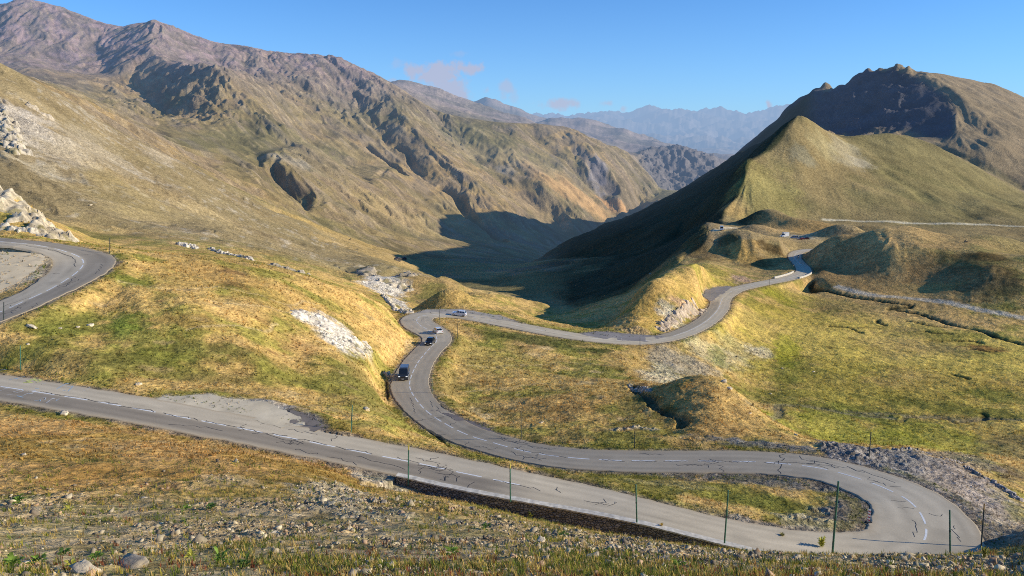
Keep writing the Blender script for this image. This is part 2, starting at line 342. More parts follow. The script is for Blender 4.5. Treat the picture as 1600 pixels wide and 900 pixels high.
# ------------------------------------------------------------------ cut the roads into the ground
ROADD = np.full((NR, NA), 99.0)         # distance outside the road edge
def wall_h(i):                # drop below the road on the valley-less near side, where the retaining wall stands
    return np.interp(i, WALL_I, WALL_D)
WALL_I = [road_at(*p) for p in ((640,722),(800,755),(900,776),(1000,796),(1200,843),(1395,866),(1443,840))]
WALL_D = [.5, .95, 1.4, 2.1, 2.4, 1.7, 1.2]
def carve(R_, N_, blendw=5.0, wall=None):
    global Z
    best = np.full((NR, NA), 1e9); zz = np.zeros((NR, NA)); ee = np.full((NR, NA), 99.0); dr = np.full((NR, NA), np.nan)
    for i in range(0, len(R_)):
        x, y, z, h = R_[i]; r = math.hypot(x, y)
        onw = wall is not None and wall[0] <= i <= wall[1]
        rad = h+(8 if onw else blendw)+.5
        if y < 20: continue
        az = math.atan2(x, y); da = math.asin(min(.99, rad/r))
        i0, i1 = np.searchsorted(AZ, [az-da, az+da]); j0, j1 = np.searchsorted(LR, [math.log(max(3, r-rad)), math.log(r+rad)])
        if i1 <= i0 or j1 <= j0: continue
        qx, qy = X[j0:j1,i0:i1]-x, Y[j0:j1,i0:i1]-y
        d = np.hypot(qx, qy); nx, ny = N_[i]
        b = best[j0:j1,i0:i1]; m = d < b
        off = qx*nx+qy*ny; al = qx*ny-qy*nx
        k = min(i+1, len(R_)-1); sl_ = (R_[k,2]-R_[k-1,2])/STEP
        b[m] = d[m]; zz[j0:j1,i0:i1][m] = (z+np.clip(al, -.5, .5)*sl_)[m]; ee[j0:j1,i0:i1][m] = (np.where(np.abs(al) < .6, np.abs(off), d)-h)[m]
        dr[j0:j1,i0:i1][m] = np.where(off < 0, wall_h(i), np.nan)[m] if onw else np.nan
    w = 1-sst(.9, blendw, ee); wl = ~np.isnan(dr)
    zt = zz-.08
    w = np.where(wl, np.where(ee < .55, 1, 1-sst(2.2, 8, ee)), w); zt = np.where(wl & (ee >= .55), zz-np.nan_to_num(dr), zt)
    Z = np.where(ee < (8 if wall else blendw), Z*(1-w)+zt*w, Z)
    np.minimum(ROADD, ee, out=ROADD)
WALL = (WALL_I[0], WALL_I[-1])
carve(RU, RU_N); carve(RM, RM_N, 5.0, WALL)

def H(x, y):                 # ground height
    r = math.hypot(x, y); a = math.atan2(x, y)
    fi = np.interp(a, AZ, np.arange(NA)); fj = np.interp(math.log(r), LR, np.arange(NR))
    i, j = min(int(fi), NA-2), min(int(fj), NR-2); s, t = fi-i, fj-j
    return float((Z[j,i]*(1-s)+Z[j,i+1]*s)*(1-t)+(Z[j+1,i]*(1-s)+Z[j+1,i+1]*s)*t)

TV = Z/RR
def hit(u, v):               # the visible ground point in a given direction
    x, y, z = P(u, v, 1.0); a = math.atan2(x, y); t = z/math.hypot(x, y)
    i = int(round(float(np.interp(a, AZ, np.arange(NA)))))
    m = (TV[:,i] >= t)&(LR > math.log(5))
    if not m.any(): return None
    j = max(1, int(np.argmax(m))); f = (t-TV[j-1,i])/(TV[j,i]-TV[j-1,i]+1e-12); f = min(max(f, 0), 1)
    r = math.exp(LR[j-1]*(1-f)+LR[j]*f)
    return Vector((r*math.sin(a), r*math.cos(a), r*t))

def grid_mesh(name, V, cols, nr, na, attr=None):
    me = bpy.data.meshes.new(name)
    n = len(V); me.vertices.add(n); me.vertices.foreach_set('co', V.astype(np.float32).ravel())
    idx = np.arange(nr*na).reshape(nr, na)
    q = np.stack([idx[:-1,:-1], idx[:-1,1:], idx[1:,1:], idx[1:,:-1]], -1).reshape(-1, 4)
    me.loops.add(q.size); me.polygons.add(len(q))
    me.loops.foreach_set('vertex_index', q.ravel().astype(np.int32))
    me.polygons.foreach_set('loop_start', np.arange(0, q.size, 4, dtype=np.int32))
    me.polygons.foreach_set('use_smooth', np.ones(len(q), bool))
    me.update(calc_edges=True)
    if cols is not None:
        ca = me.attributes.new('Col', 'FLOAT_COLOR', 'POINT')
        c4 = np.ones((n, 4), np.float32); c4[:,:3] = cols; ca.data.foreach_set('color', c4.ravel())
    o = bpy.data.objects.new(name, me); C.objects.link(o)
    return o
#@@COLOR
# ------------------------------------------------------------------ ground colour: grass, scree, rock, gravel
def lin(r, g, b): return np.array([((c/255+.055)/1.055)**2.4 if c > 10 else c/3294 for c in (r, g, b)], np.float32)
ALB = 1.06
def alb(r, g, b): return lin(r, g, b)*ALB
gx, gy = grad(Z); SL = np.hypot(gx, gy); del gx, gy
GB = {}
def smooth_grad():
    a, b = grad(blur(Z, 3*Q, 4*Q)); return np.hypot(a, b)
SLB = smooth_grad()
def mixc(c0, c1, w): return c0*(1-w[...,None])+c1*w[...,None]
rr = np.broadcast_to(RR, Z.shape)
nA = fbm(X/60, Y/60, 4, 31); nB = fbm(X/11, Y/11, 4, 32); nC = fbm(X/2.2, Y/2.2, 3, 33)
nM = fbm(X/420, Y/420, 5, 34); nN = fbm(X/90, Y/90, 4, 36)
one = np.ones(Z.shape, np.float32)
near = 1-sst(300, 480, rr)
# near ground: golden dry grass with greener hollows
COL = np.zeros(Z.shape+(3,), np.float32)+alb(204,168,98)
COL = mixc(COL, alb(162,148,72), sst(-.1, .6, nB+.5*nA))
COL = mixc(COL, alb(208,170,106), sst(.15, .8, -nB+.4*nC)*.8)
COL = mixc(COL, alb(132,120,64), sst(.2, .8, nC+.3*nB)*.5)
# middle distance and mountains
cm = np.zeros(Z.shape+(3,), np.float32)+alb(168,146,98)
cm = mixc(cm, alb(140,128,84), sst(-.2, .5, nM+.4*nN))
cm = mixc(cm, alb(196,162,108), sst(.0, .5, -nM+.5*nN)*.8)
cm = mixc(cm, alb(122,108,76), sst(.15, .6, fbm(X/230, Y/230, 4, 37)+.2*nN)*.6)
cm = mixc(cm, alb(160,140,112), sst(.1, .6, nN-.6*nM)*.6)
steep = sst(.55, .95, SL+.12*nN)
cm = mixc(cm, alb(128,112,90), steep*.7)
hi = sst(60, 330, Z+60*nM+25*nN)*sst(1700, 2300, rr)
sc_ = mixc(np.zeros_like(cm)+alb(184,156,150), alb(164,144,132), sst(-.3, .4, nN))
sc_ = mixc(sc_, alb(118,108,108), steep*.6)
mh = (1-sst(960, 1010, rr))*(1-sst(560, 660, UA))*sst(330, 420, rr)
cm = mixc(cm, alb(176,156,116), mh*.6); cm = mixc(cm, alb(206,192,166), mh*sst(.35, .75, fbm(X/9, Y/9, 4, 38)+.5*nN)*.55)
cm = mixc(cm, sc_, hi*(1-right))
grassy = sst(1050, 1180, UA)*(1-sst(1150, 1300, rr))*sst(450, 640, rr)
gcol = mixc(np.zeros_like(cm)+alb(156,136,92), alb(142,128,84), sst(-.3, .4, nM+.5*nN))
gcol = mixc(gcol, alb(164,140,94), sst(.0, .7, -nM-.4*nN+.1)*.5)
cm = mixc(cm, gcol, grassy)
pX, qX = (X+.8*Y), (X-.8*Y)
stk = fbm(pX/16, qX/170, 4, 39); stk2 = fbm(pX/45, qX/420, 3, 40)
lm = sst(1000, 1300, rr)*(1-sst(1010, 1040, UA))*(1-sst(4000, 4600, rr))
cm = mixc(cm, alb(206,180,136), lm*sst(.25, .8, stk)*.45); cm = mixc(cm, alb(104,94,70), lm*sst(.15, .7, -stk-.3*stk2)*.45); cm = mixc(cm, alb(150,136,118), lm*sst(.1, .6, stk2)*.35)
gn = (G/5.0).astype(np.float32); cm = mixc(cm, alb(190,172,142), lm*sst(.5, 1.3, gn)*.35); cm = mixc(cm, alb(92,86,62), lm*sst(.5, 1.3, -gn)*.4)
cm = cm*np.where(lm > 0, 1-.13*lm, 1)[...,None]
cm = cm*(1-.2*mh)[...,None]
del pX, qX, stk, stk2
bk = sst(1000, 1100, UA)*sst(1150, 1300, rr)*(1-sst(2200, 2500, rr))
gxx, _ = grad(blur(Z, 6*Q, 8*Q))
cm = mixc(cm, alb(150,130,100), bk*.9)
cm = mixc(cm, alb(84,84,90), bk*sst(.12, .3, gxx)*.95)  # shade of the back mountain's left face put into its rock colour
shade_paint = sst(800, 900, UA)*(1-sst(1230, 1260, UA))*sst(330, 420, rr)*(1-sst(1900, 2000, rr))
cm = mixc(cm, alb(60,66,46), shade_paint*sst(.10, .26, gxx)*.95); del gxx, _  # slopes turned from the sun painted darker to deepen their shade
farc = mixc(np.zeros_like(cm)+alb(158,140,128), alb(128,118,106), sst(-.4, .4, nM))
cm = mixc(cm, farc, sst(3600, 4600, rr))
cm = mixc(cm, alb(112,106,104), sst(985, 1005, UA)*sst(3550, 3750, rr)*(1-sst(4600, 5000, rr))*.85)  # slate of the closing cliffs, darkened to carry their shade as well
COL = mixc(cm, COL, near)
ROCK = (.75*np.clip(hi*.8+steep, 0, 1)*sst(900, 1300, rr)*(1-grassy)).astype(np.float32)

def window(x, y, rad):
    r = math.hypot(x, y); a = math.atan2(x, y); da = math.asin(min(.95, rad/max(r, rad+1)))
    i0, i1 = np.searchsorted(AZ, [a-da, a+da]); j0, j1 = np.searchsorted(LR, [math.log(max(2.5, r-rad)), math.log(r+rad)])
    return slice(j0, j1), slice(i0, i1)
def dab(u, v, ru, rv, col, s=1.0, rock=0.0, nz=.5, hard=.5):    # a patch of other cover on the ground
    p = hit(u, v)
    if p is None: return
    d = p.y*CP-p.z*SP; rx = ru*d/F
    p0, p1 = hit(u, v+rv), hit(u, v-rv)
    ry = rx*2
    if p0 and p1: ry = min(max(abs(p1.y-p0.y)/2, rx*.15), rx*5)
    rad = max(rx, ry)*1.7; w = window(p.x, p.y, rad)
    a = math.atan2(p.x, p.y); ca, sa = math.cos(a), math.sin(a)
    dx, dy = X[w]-p.x, Y[w]-p.y
    q = np.hypot((dx*ca-dy*sa)/rx, (dx*sa+dy*ca)/ry)
    f = min(rx, ry)
    q = q+nz*(.8*fbm(X[w]/f/.9, Y[w]/f/.9, 3, int(u))+.35*nC[w])
    m = s*(1-sst(hard, 1.15, q))
    COL[w] = mixc(COL[w], np.asarray(col, np.float32), m); ROCK[w] = np.maximum(ROCK[w], m*rock)
def stroke(pts_, hw, col, s=1.0, rock=0.0, dig=0.0, soft=.6, wob=0.0, world=False):    # a band along a line on the ground
    W = [Vector(p) if world else hit(*p) for p in pts_]; W = [p for p in W if p is not None]
    for a, b in zip(W[:-1], W[1:]):
        n = max(1, int((b-a).length/max(hw, .4)))
        if n > 1500: continue
        for k in range(n):
            c = a.lerp(b, k/n)
            if wob:
                wl_ = max(7.0, hw*9); c = c+Vector((float(perlin([c.x/wl_],[c.y/wl_],3)[0]), float(perlin([c.x/wl_],[c.y/wl_],9)[0]), 0))*wob
            h2 = hw*(1+soft)+.5
            w = window(c.x, c.y, h2); d = np.hypot(X[w]-c.x, Y[w]-c.y)+hw*.35*(nC[w] if hw < 3 else 1.2*nN[w])
            m = 1-sst(hw*(1-soft*.6), hw*(1+soft), d)
            SM[w] = np.maximum(SM[w], m)
    global COL, ROCK, Z
    j = np.where(SM.any(1))[0]
    if len(j):
        sl_ = slice(j[0], j[-1]+1)
        COL[sl_] = mixc(COL[sl_], np.asarray(col, np.float32), SM[sl_]*s); ROCK[sl_] = np.maximum(ROCK[sl_], SM[sl_]*rock)
        if dig: Z[sl_] -= SM[sl_]*dig
        SM[sl_] = 0
SM = np.zeros(Z.shape, np.float32)
GREEN, LUSH, GOLD, PALE, GREY = alb(122,122,54), alb(116,126,52), alb(210,168,98), alb(214,200,168), alb(150,142,134)
OLIVE, DARKG, BROWN, WHITE = alb(116,110,58), alb(88,92,46), alb(180,140,82), alb(226,214,192)
# left bank and gully
for a in ((120,505,90,30,GREEN,.8),(60,545,70,22,GREEN,.75),(215,520,60,28,LUSH,.7),(250,560,80,18,GREEN,.8),(150,560,110,14,OLIVE,.6),(200,500,30,22,LUSH,.8),
          (265,500,34,26,GREEN,.7),(330,545,90,12,OLIVE,.6),(400,560,120,16,GREEN,.45),(140,590,100,8,GREEN,.6),(60,470,50,10,OLIVE,.5),(205,440,30,10,LUSH,.6),(170,410,22,8,GREY,.5),
          (300,590,120,10,OLIVE,.5),(560,600,40,40,OLIVE,.55),(590,640,60,16,GREEN,.5),(500,660,60,12,GREEN,.6),(400,625,60,8,GREEN,.4)): dab(*a)
for a in ((330,430,90,16,GOLD,.7),(460,470,90,20,GOLD,.6),(560,480,60,24,GOLD,.7),(300,500,70,14,BROWN,.5),(470,545,40,14,alb(200,156,98),.6),(620,500,20,10,GOLD,.8),(390,500,60,12,GOLD,.5),(180,415,20,10,GOLD,.7)): dab(*a)
# middle bank, terrace, meadow
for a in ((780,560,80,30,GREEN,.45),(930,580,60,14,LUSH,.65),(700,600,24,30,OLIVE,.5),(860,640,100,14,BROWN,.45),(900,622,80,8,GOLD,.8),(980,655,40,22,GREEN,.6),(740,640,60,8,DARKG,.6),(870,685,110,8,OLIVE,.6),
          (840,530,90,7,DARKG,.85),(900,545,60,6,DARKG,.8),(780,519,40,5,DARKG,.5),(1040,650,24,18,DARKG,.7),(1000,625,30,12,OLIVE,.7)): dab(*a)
for a in ((1100,640,60,40,GOLD,.75),(1150,660,60,26,GOLD,.7),(1085,600,26,8,GOLD,.8),(1120,672,60,14,BROWN,.4)): dab(*a)
MEAD = alb(218,190,90)
for a in ((1400,560,330,90,MEAD,.85),(1330,600,200,50,alb(172,156,66),.5),(1300,640,160,16,LUSH,.55),(1300,672,130,20,alb(170,164,64),.75),(1450,690,120,18,alb(168,162,62),.7),(1230,545,24,30,alb(172,168,50),.7),
          (1235,580,30,24,LUSH,.5),(1500,640,160,12,GREEN,.7),(1250,470,80,14,alb(160,152,50),.7),(1300,500,120,22,alb(184,160,70),.6),(1480,600,140,24,alb(190,158,78),.5),(1560,620,70,14,LUSH,.6),(1450,520,90,10,GREEN,.55),
          (1350,480,70,8,GREEN,.6),(1550,480,60,8,GREEN,.5),(1380,540,90,12,alb(190,164,80),.5),(1500,545,60,10,LUSH,.6),(1540,545,36,6,alb(150,104,60),.8),(1570,700,50,20,alb(140,124,78),.7),(1580,740,30,16,alb(132,112,84),.7)): dab(*a)
for a in ((1060,565,60,24,alb(170,160,138),.7,.55),(1110,550,60,22,alb(186,174,140),.6,.5),(1040,590,40,10,PALE,.6,1),(1150,545,40,20,alb(170,160,120),.5,.6),(1185,550,22,10,PALE,.6,1),(1070,520,50,6,alb(196,160,90),.7),
          (1175,500,30,20,alb(190,168,88),.6),(1120,555,16,20,LUSH,.5)): dab(*a)
# far bend hillock and cut bank
for a in ((1050,440,50,20,alb(204,166,92),.7),(1010,470,30,30,alb(206,164,88),.7),(1110,425,60,12,alb(168,150,70),.6),(1050,500,24,14,PALE,.7,1),(1075,490,26,14,alb(196,160,124),.8,1),(990,515,40,6,alb(180,150,110),.7,1),(1040,480,14,14,PALE,.6,1),(1160,437,20,8,alb(170,140,120),.8,1),(1150,462,12,6,GOLD,.5)): dab(*a)
# right hillocks
HB = alb(150,126,72)
for a in ((1420,420,170,40,alb(128,112,60),.75),(1340,390,60,12,HB,.6),(1440,400,50,20,alb(150,136,70),.7),(1530,440,70,30,alb(104,96,56),.7),(1380,440,60,16,alb(110,100,54),.6),(1410,430,14,10,alb(170,150,120),.6,1),(1450,450,60,12,alb(140,132,62),.6)): dab(*a)
HEATH = alb(86,66,38)
for a in ((1300,412,50,16,HEATH,.85),(1345,425,36,18,HEATH,.85),(1370,405,40,10,HEATH,.5),(1455,432,40,20,HEATH,.9),(1400,425,120,28,HEATH,.75),(1300,430,30,16,HEATH,.8),(1530,430,60,20,HEATH,.6),(1340,445,40,10,HEATH,.6),(1480,400,40,8,HEATH,.5),(1540,400,40,8,HEATH,.7),(1560,450,60,22,alb(86,78,52),.8),(1400,412,20,30,alb(176,152,92),.6),(1440,382,80,5,alb(196,158,98),.7),(1380,374,50,4,alb(200,162,100),.7),
          (1205,388,34,9,HEATH,.75),(1100,398,26,14,HEATH,.6),(1185,412,30,10,HEATH,.6),(1325,370,20,5,HEATH,.7),(1480,470,60,6,HEATH,.5)): dab(*a)
for a in ((1250,362,120,10,alb(196,158,98),.7),(1150,385,50,10,alb(180,146,86),.7),(1160,400,30,14,alb(206,166,94),.8),(1400,360,120,8,alb(196,160,104),.6),(1180,352,60,5,alb(186,156,110),.6),(1245,371,30,4,alb(196,178,140),.8,.5)): dab(*a)
# peak
for a in ((1322,237,34,20,alb(190,178,146),.4,.5),(1285,225,26,20,alb(180,166,120),.4,.5),(1345,255,20,10,alb(196,184,156),.45,.5),(1250,240,26,16,alb(160,160,136),.35,.5),(1150,330,30,14,alb(204,168,104),.5),(1200,310,60,24,alb(178,166,92),.4)): dab(*a)
# hill face on the left: pale rock showing through
for a in ((40,190,50,36,alb(196,184,166),.7,1),(90,230,60,26,alb(190,176,152),.5,.8),(20,210,20,40,alb(206,192,166),.8,1),(150,230,60,30,alb(186,172,146),.4,.6),(60,265,50,16,PALE,.35,.8),(250,240,30,26,alb(186,172,150),.35,.5),(150,365,60,8,OLIVE,.6),(330,340,60,14,alb(190,168,120),.4),
          (60,160,50,14,alb(170,150,110),.5),(200,300,80,30,alb(166,146,96),.5)): dab(*a)
# valley side: warm bands and pale scars
for a in ((900,305,80,16,alb(206,164,110),.7),(960,320,40,10,alb(214,164,108),.7),(800,240,120,16,alb(176,156,116),.4),(620,330,90,20,alb(190,164,112),.5),(560,380,120,12,alb(196,164,104),.6),(935,265,16,24,alb(150,142,140),.8,1),(790,265,20,10,alb(176,162,140),.5,.8),(860,345,50,14,alb(176,152,110),.4),(700,330,60,20,alb(140,128,78),.4),(480,240,60,20,alb(160,142,108),.4),(450,250,40,8,alb(176,166,148),.4,.5)): dab(*a)
for p_, hw, c, s_, dg in (([(690,295),(715,310),(730,330),(745,345),(765,362),(790,378)],9,alb(96,90,62),.8,8),([(575,225),(590,240),(610,255),(630,270)],7,alb(110,98,76),.7,6),([(450,335),(480,345),(520,362),(550,375)],6,alb(86,84,66),.9,7),
          ([(400,315),(430,328),(455,338)],6,alb(110,98,72),.8,5),([(905,230),(925,250),(945,275),(960,300)],14,alb(120,112,112),.7,6),([(640,275),(700,278),(760,276)],3,alb(200,172,128),.6,0),([(620,225),(640,250),(660,272)],6,alb(116,104,80),.7,6)):
    stroke(p_, hw*1.5, c, s_*.7, dig=dg*2.2, wob=14)
for p_, dg in (([(1460,226),(1490,240),(1520,255),(1560,272),(1600,292)],7),([(1400,262),(1440,278),(1480,292),(1540,308),(1600,330)],4),([(1500,275),(1540,300),(1580,318)],4),([(1340,275),(1400,300),(1450,320)],2),([(1385,268),(1420,290),(1440,312)],4),([(1430,300),(1470,318),(1520,340)],3)):
    stroke(p_, 9, alb(126,118,76), .45, dig=dg*.55, wob=14, soft=.8)
stroke([(1290,344),(1330,345),(1400,347),(1480,349),(1540,351),(1600,354),(1700,358)], 3.2, alb(220,206,170), .9, rock=.4)
stroke([(1118,360),(1130,357),(1150,356),(1170,352)], 2.6, alb(214,196,160), .8)
# foreground strip of broken stone and weeds
fg = (1-sst(38, 50, rr+5*nB))
fcol = mixc(np.zeros_like(COL)+alb(190,166,126), alb(164,142,104), sst(-.4, .4, nC))
fcol = mixc(fcol, alb(160,144,88), sst(.0, .6, nB+.5*nC)*.5)
fcol = mixc(fcol, alb(136,92,60), sst(-.1, .5, -nB+.3*nC)*(1-sst(16, 24, rr))*.7)
COL = mixc(COL, fcol, fg*.9); ROCK = np.maximum(ROCK, fg*.7*sst(-.3, .3, -nB+nC*.5))
ll = (1-sst(540, 620, UA))*sst(40, 52, rr+4*nB)*(1-sst(84, 90, rr))
COL = mixc(COL, mixc(np.zeros_like(COL)+alb(200,156,94), alb(176,140,74), sst(-.3, .5, nB+.4*nC)), ll*.85)
for a in ((60,640,60,10,OLIVE,.6),(150,750,150,30,alb(168,122,60),.5),(360,750,60,14,alb(206,186,150),.4,.6),(340,715,90,18,BROWN,.3),(30,780,40,8,LUSH,.6),(520,770,60,20,alb(196,182,152),.7,1),(600,755,50,14,alb(190,178,156),.8,1),
          (560,800,80,16,alb(190,176,146),.7,1),(700,775,80,7,alb(136,124,110),.9,.8),(760,783,90,5,alb(130,120,108),.9,.8),(850,800,90,6,alb(128,118,104),.9,.8),(950,820,60,7,alb(126,116,102),.9,.8),(650,790,80,7,alb(150,126,66),.7),(700,800,60,6,GOLD,.4)): dab(*a)
rd_ = random.Random(21)
for k in range(150):
    z_ = rd_.random()
    if z_ < .4: u, v = rd_.uniform(150, 640), rd_.uniform(410, 660)
    elif z_ < .6: u, v = rd_.uniform(0, 480), rd_.uniform(670, 780)
    else: u, v = rd_.uniform(690, 1010), rd_.uniform(515, 690)
    q = rd_.uniform(3, 13); dab(u, v, q*rd_.uniform(1, 2.4), q*.4, rd_.choice((alb(204,176,124), alb(150,112,70), OLIVE, DARKG, GOLD, alb(176,150,100))), rd_.uniform(.35, .75))
for k in range(75):
    u, v = rd_.uniform(1230, 1600), rd_.uniform(480, 640); q = rd_.uniform(3, 16)
    dab(u, v, q, rd_.uniform(.8, 2.0), rd_.choice((alb(104,88,44), alb(120,100,50), alb(92,84,42), alb(206,172,100))), rd_.uniform(.35, .75), nz=.7)
for p_ in ([(180,440),(260,452),(340,448),(430,470),(500,478)],[(300,515),(380,512),(440,506)],[(330,470),(400,478),(460,492)],[(700,566),(800,572),(880,565),(960,572)],[(720,610),(800,604),(880,596)],[(60,690),(160,684),(260,690),(340,706)]):
    stroke(p_, .28, alb(206,180,130), .5, dig=.06, wob=1.5)
# gravel: hairpin outside, island, lay-bys
GV = alb(164,148,130)
for a in ((1470,745,100,36,GV,.97,.29),(1540,795,60,46,alb(170,154,136),.97,.3),(1575,850,50,16,alb(160,146,122),.9,.5),(1400,712,60,12,alb(138,132,122),.9,.6),(1200,695,130,5,alb(150,142,128),.9,.3),(1330,700,60,8,alb(140,132,122),.95,1),(1500,720,60,10,alb(120,114,108),.6,1),(1590,800,20,20,alb(160,152,90),.6,.5)): dab(*a)
for a in ((1180,752,150,9,alb(136,128,116),.9,.35),(1325,800,42,34,alb(132,120,104),.95,.3),(1270,820,60,16,alb(180,166,140),.8,1),(1200,825,90,12,alb(150,140,126),.9,1),(1130,775,110,14,alb(146,138,64),.9),(1200,785,70,14,GREEN,.6),(1050,755,60,10,alb(178,160,100),.8),(1080,795,60,10,alb(170,150,96),.7),(900,745,70,7,OLIVE,.8)): dab(*a)
for a in ((400,640,76,11,alb(176,168,156),1.0,.05),(305,628,46,6,alb(176,160,134),.9,.35),(478,657,26,8,alb(126,118,110),.95,.3),(692,650,24,9,alb(150,140,130),.9,.4),(735,670,36,11,alb(122,114,106),.95,.3),(15,425,70,28,alb(200,184,158),1.0,.1),(60,425,24,10,alb(150,140,110),.6),(80,412,12,16,alb(160,140,70),.7),
          (1120,455,13,5,alb(142,136,130),.95,.5),(950,523,50,5,alb(138,130,124),.95,.6),(700,487,50,4,alb(150,140,128),.8,.5)): dab(*a, nz=.25)
for a in ((510,505,44,14,WHITE,.95,1),(525,530,34,16,WHITE,.9,1),(560,540,22,12,alb(210,196,170),.8,1),(480,500,20,8,WHITE,.7,1),(620,470,16,12,WHITE,.9,1),(600,435,36,12,WHITE,.85,1),(632,480,10,12,WHITE,.9,1),(640,545,10,20,alb(200,170,120),.7,.6),(620,590,14,12,WHITE,.7,.8),(660,532,6,14,alb(200,176,140),.7,.7)): dab(*a)
# verges
rough_v = ROADD+.5*nC
vg = (1-sst(.2, 1.1, rough_v)); COL = mixc(COL, alb(128,116,100), vg*.85); ROCK = np.maximum(ROCK, vg*.7)
vg2 = sst(.6, 1.3, rough_v)*(1-sst(1.6, 3.2, rough_v))*near; COL = mixc(COL, alb(118,112,46), vg2*.45*sst(-.3, .3, nB))
# brook and wet channels of the meadow, gravel track
stroke([(1272,440),(1268,447),(1285,453),(1310,459),(1345,466),(1375,470),(1400,473),(1425,477),(1420,481),(1395,480),(1392,482),(1410,486),(1440,490),(1460,498),(1490,508),(1520,514),(1545,520),(1570,530),(1600,538)], 1.1, alb(64,62,40), .95, dig=.7, wob=1.2)
for p_ in ([(1370,500),(1378,506),(1384,510)],[(1420,502),(1450,506),(1475,512)],[(1440,517),(1470,520),(1485,521)],[(1455,532),(1500,532),(1525,532),(1535,536)],[(1520,545),(1545,550),(1565,551)],[(1300,508),(1330,512),(1350,520)],[(1490,585),(1510,592)],[(1530,644),(1540,658)]):
    stroke(p_, .7, alb(70,62,34), .85, dig=.5, wob=2)
stroke([(1180,636),(1220,634),(1265,634),(1290,640),(1330,646),(1370,651),(1400,655)], 1.0, alb(150,140,110), .6, rock=.15, dig=.25, wob=2)
stroke([(1330,642),(1380,648),(1420,648),(1460,650),(1500,655),(1560,654),(1600,656)], 1.0, alb(150,138,110), .6, rock=.15, dig=.3, wob=2)
stroke([(1405,657),(1430,652),(1470,652),(1490,660),(1520,658),(1560,652)], .6, alb(120,108,84), .6, dig=.25, wob=1.5)
stroke([(985,603),(1005,615),(1030,640),(1060,650),(1070,660),(1058,668)], .9, alb(96,92,70), .8, rock=.5, dig=.9, wob=.8)
stroke([(960,672),(1000,668),(1030,672)], .8, alb(190,180,160), .5, rock=.8)
stroke([(1310,448),(1340,456),(1370,462),(1420,466),(1470,471),(1500,477),(1540,486),(1600,497),(1680,512)], 1.9, alb(206,192,164), .9, rock=.1)
stroke([(603,596),(604,610),(606,626)], .3, alb(60,54,40), .9, dig=.2)
stroke([(660,664),(690,687),(722,704)], .3, alb(50,46,36), .9, dig=.2)
def pad(name, pix, R_, col, seed, jit=.5):
    Wp = []
    for u, v in pix:
        x, y, zz = P(u, v, 1.0); z = R_[0,2]; i = 0
        dd = R_[:,1]*CP-R_[:,2]*SP; i = int(np.argmin((800+F*R_[:,0]/dd-u)**2+(450-F*(R_[:,1]*SP+R_[:,2]*CP)/dd-v)**2))
        for _ in range(4): k = R_[i,2]/zz; i = int(np.argmin((R_[:,0]-x*k)**2+(R_[:,1]-y*k)**2))
        k = R_[i,2]/zz; Wp.append((x*k, y*k, R_[i,2]))
    Wp = np.array(Wp); out = []
    for a, b in zip(Wp, np.roll(Wp, -1, 0)):
        n = max(2, int(np.linalg.norm(b-a)/.5))
        for q in range(n):
            p_ = a+(b-a)*q/n; p_ = p_.copy(); p_[0] += jit*float(fbm([p_[0]/1.5], [p_[1]/1.5], 3, seed)[0]); p_[1] += jit*float(fbm([p_[0]/1.5+40], [p_[1]/1.5], 3, seed)[0]); out.append(p_)
    out = np.array(out)
    if R_ is RU:                                # one gentle plane through both arms of the bend
        m = (RU[:,1] > 84)&(RU[:,0] > -150); A_ = np.stack([np.ones(m.sum()), RU[m,0], RU[m,1]], 1); k_ = np.linalg.lstsq(A_, RU[m,2], rcond=None)[0]
        Wq = []
        for u, v in pix:
            x, y, zz = P(u, v, 1.0); t = k_[0]/(zz-k_[1]*x-k_[2]*y); Wq.append((x*t, y*t, zz*t))
        Wq = np.array(Wq); out = np.array([a+(b-a)*q/12 for a, b in zip(Wq, np.roll(Wq, -1, 0)) for q in range(12)])
        out[:,:2] += jit*np.stack([fbm(out[:,0]/1.5, out[:,1]/1.5, 3, seed), fbm(out[:,0]/1.5+40, out[:,1]/1.5, 3, seed)], 1)
    return name, out, col
def inside(poly, x, y):
    r = np.zeros(x.shape, bool); j = len(poly)-1
    for i in range(len(poly)):
        xi, yi = poly[i,:2]; xj, yj = poly[j,:2]
        r ^= ((yi > y) != (yj > y)) & (x < (xj-xi)*(y-yi)/(yj-yi+1e-12)+xi); j = i
    return r
PADS = [pad('lay_by', [(236,626),(262,618),(330,617),(420,630),(466,652),(478,664),(440,668),(360,650),(290,640)], RM, lin(200,186,158)*1.1, 1),
        pad('gravel_lay_by', [(452,642),(474,645),(505,666),(492,674),(466,668),(440,662)], RM, lin(140,130,120)*.8, 2),
        pad('gravel_lay_by', [(672,640),(700,645),(745,662),(790,684),(800,690),(760,686),(720,668),(690,652)], RM, lin(146,134,124)*.85, 3),
        pad('lay_by', [(1098,462),(1102,454),(1120,448),(1142,447),(1136,455),(1120,466),(1112,472)], RM, lin(160,152,144)*.85, 4),
        pad('lay_by', [(900,521),(945,519),(1000,523),(1040,526),(1015,534),(950,531)], RM, lin(156,148,140)*.85, 5),
        pad('lay_by', [(640,492),(665,484),(720,483),(780,493),(810,503),(760,497),(690,491)], RM, lin(176,166,150)*.95, 6),
        pad('gravel_parking', [(-80,392),(-20,386),(40,388),(66,396),(72,406),(52,424),(30,440),(0,456),(-60,484),(-120,470)], RU, lin(226,202,160)*1.1, 7)]
def pad_z(po_, x, y):
    x = np.asarray(x, float); num = np.zeros(x.shape); den = np.zeros(x.shape)
    for p_ in po_[::2]:
        w_ = 1/((x-p_[0])**2+(y-p_[1])**2+.3)**1.5; num += w_*p_[2]; den += w_
    return num/den
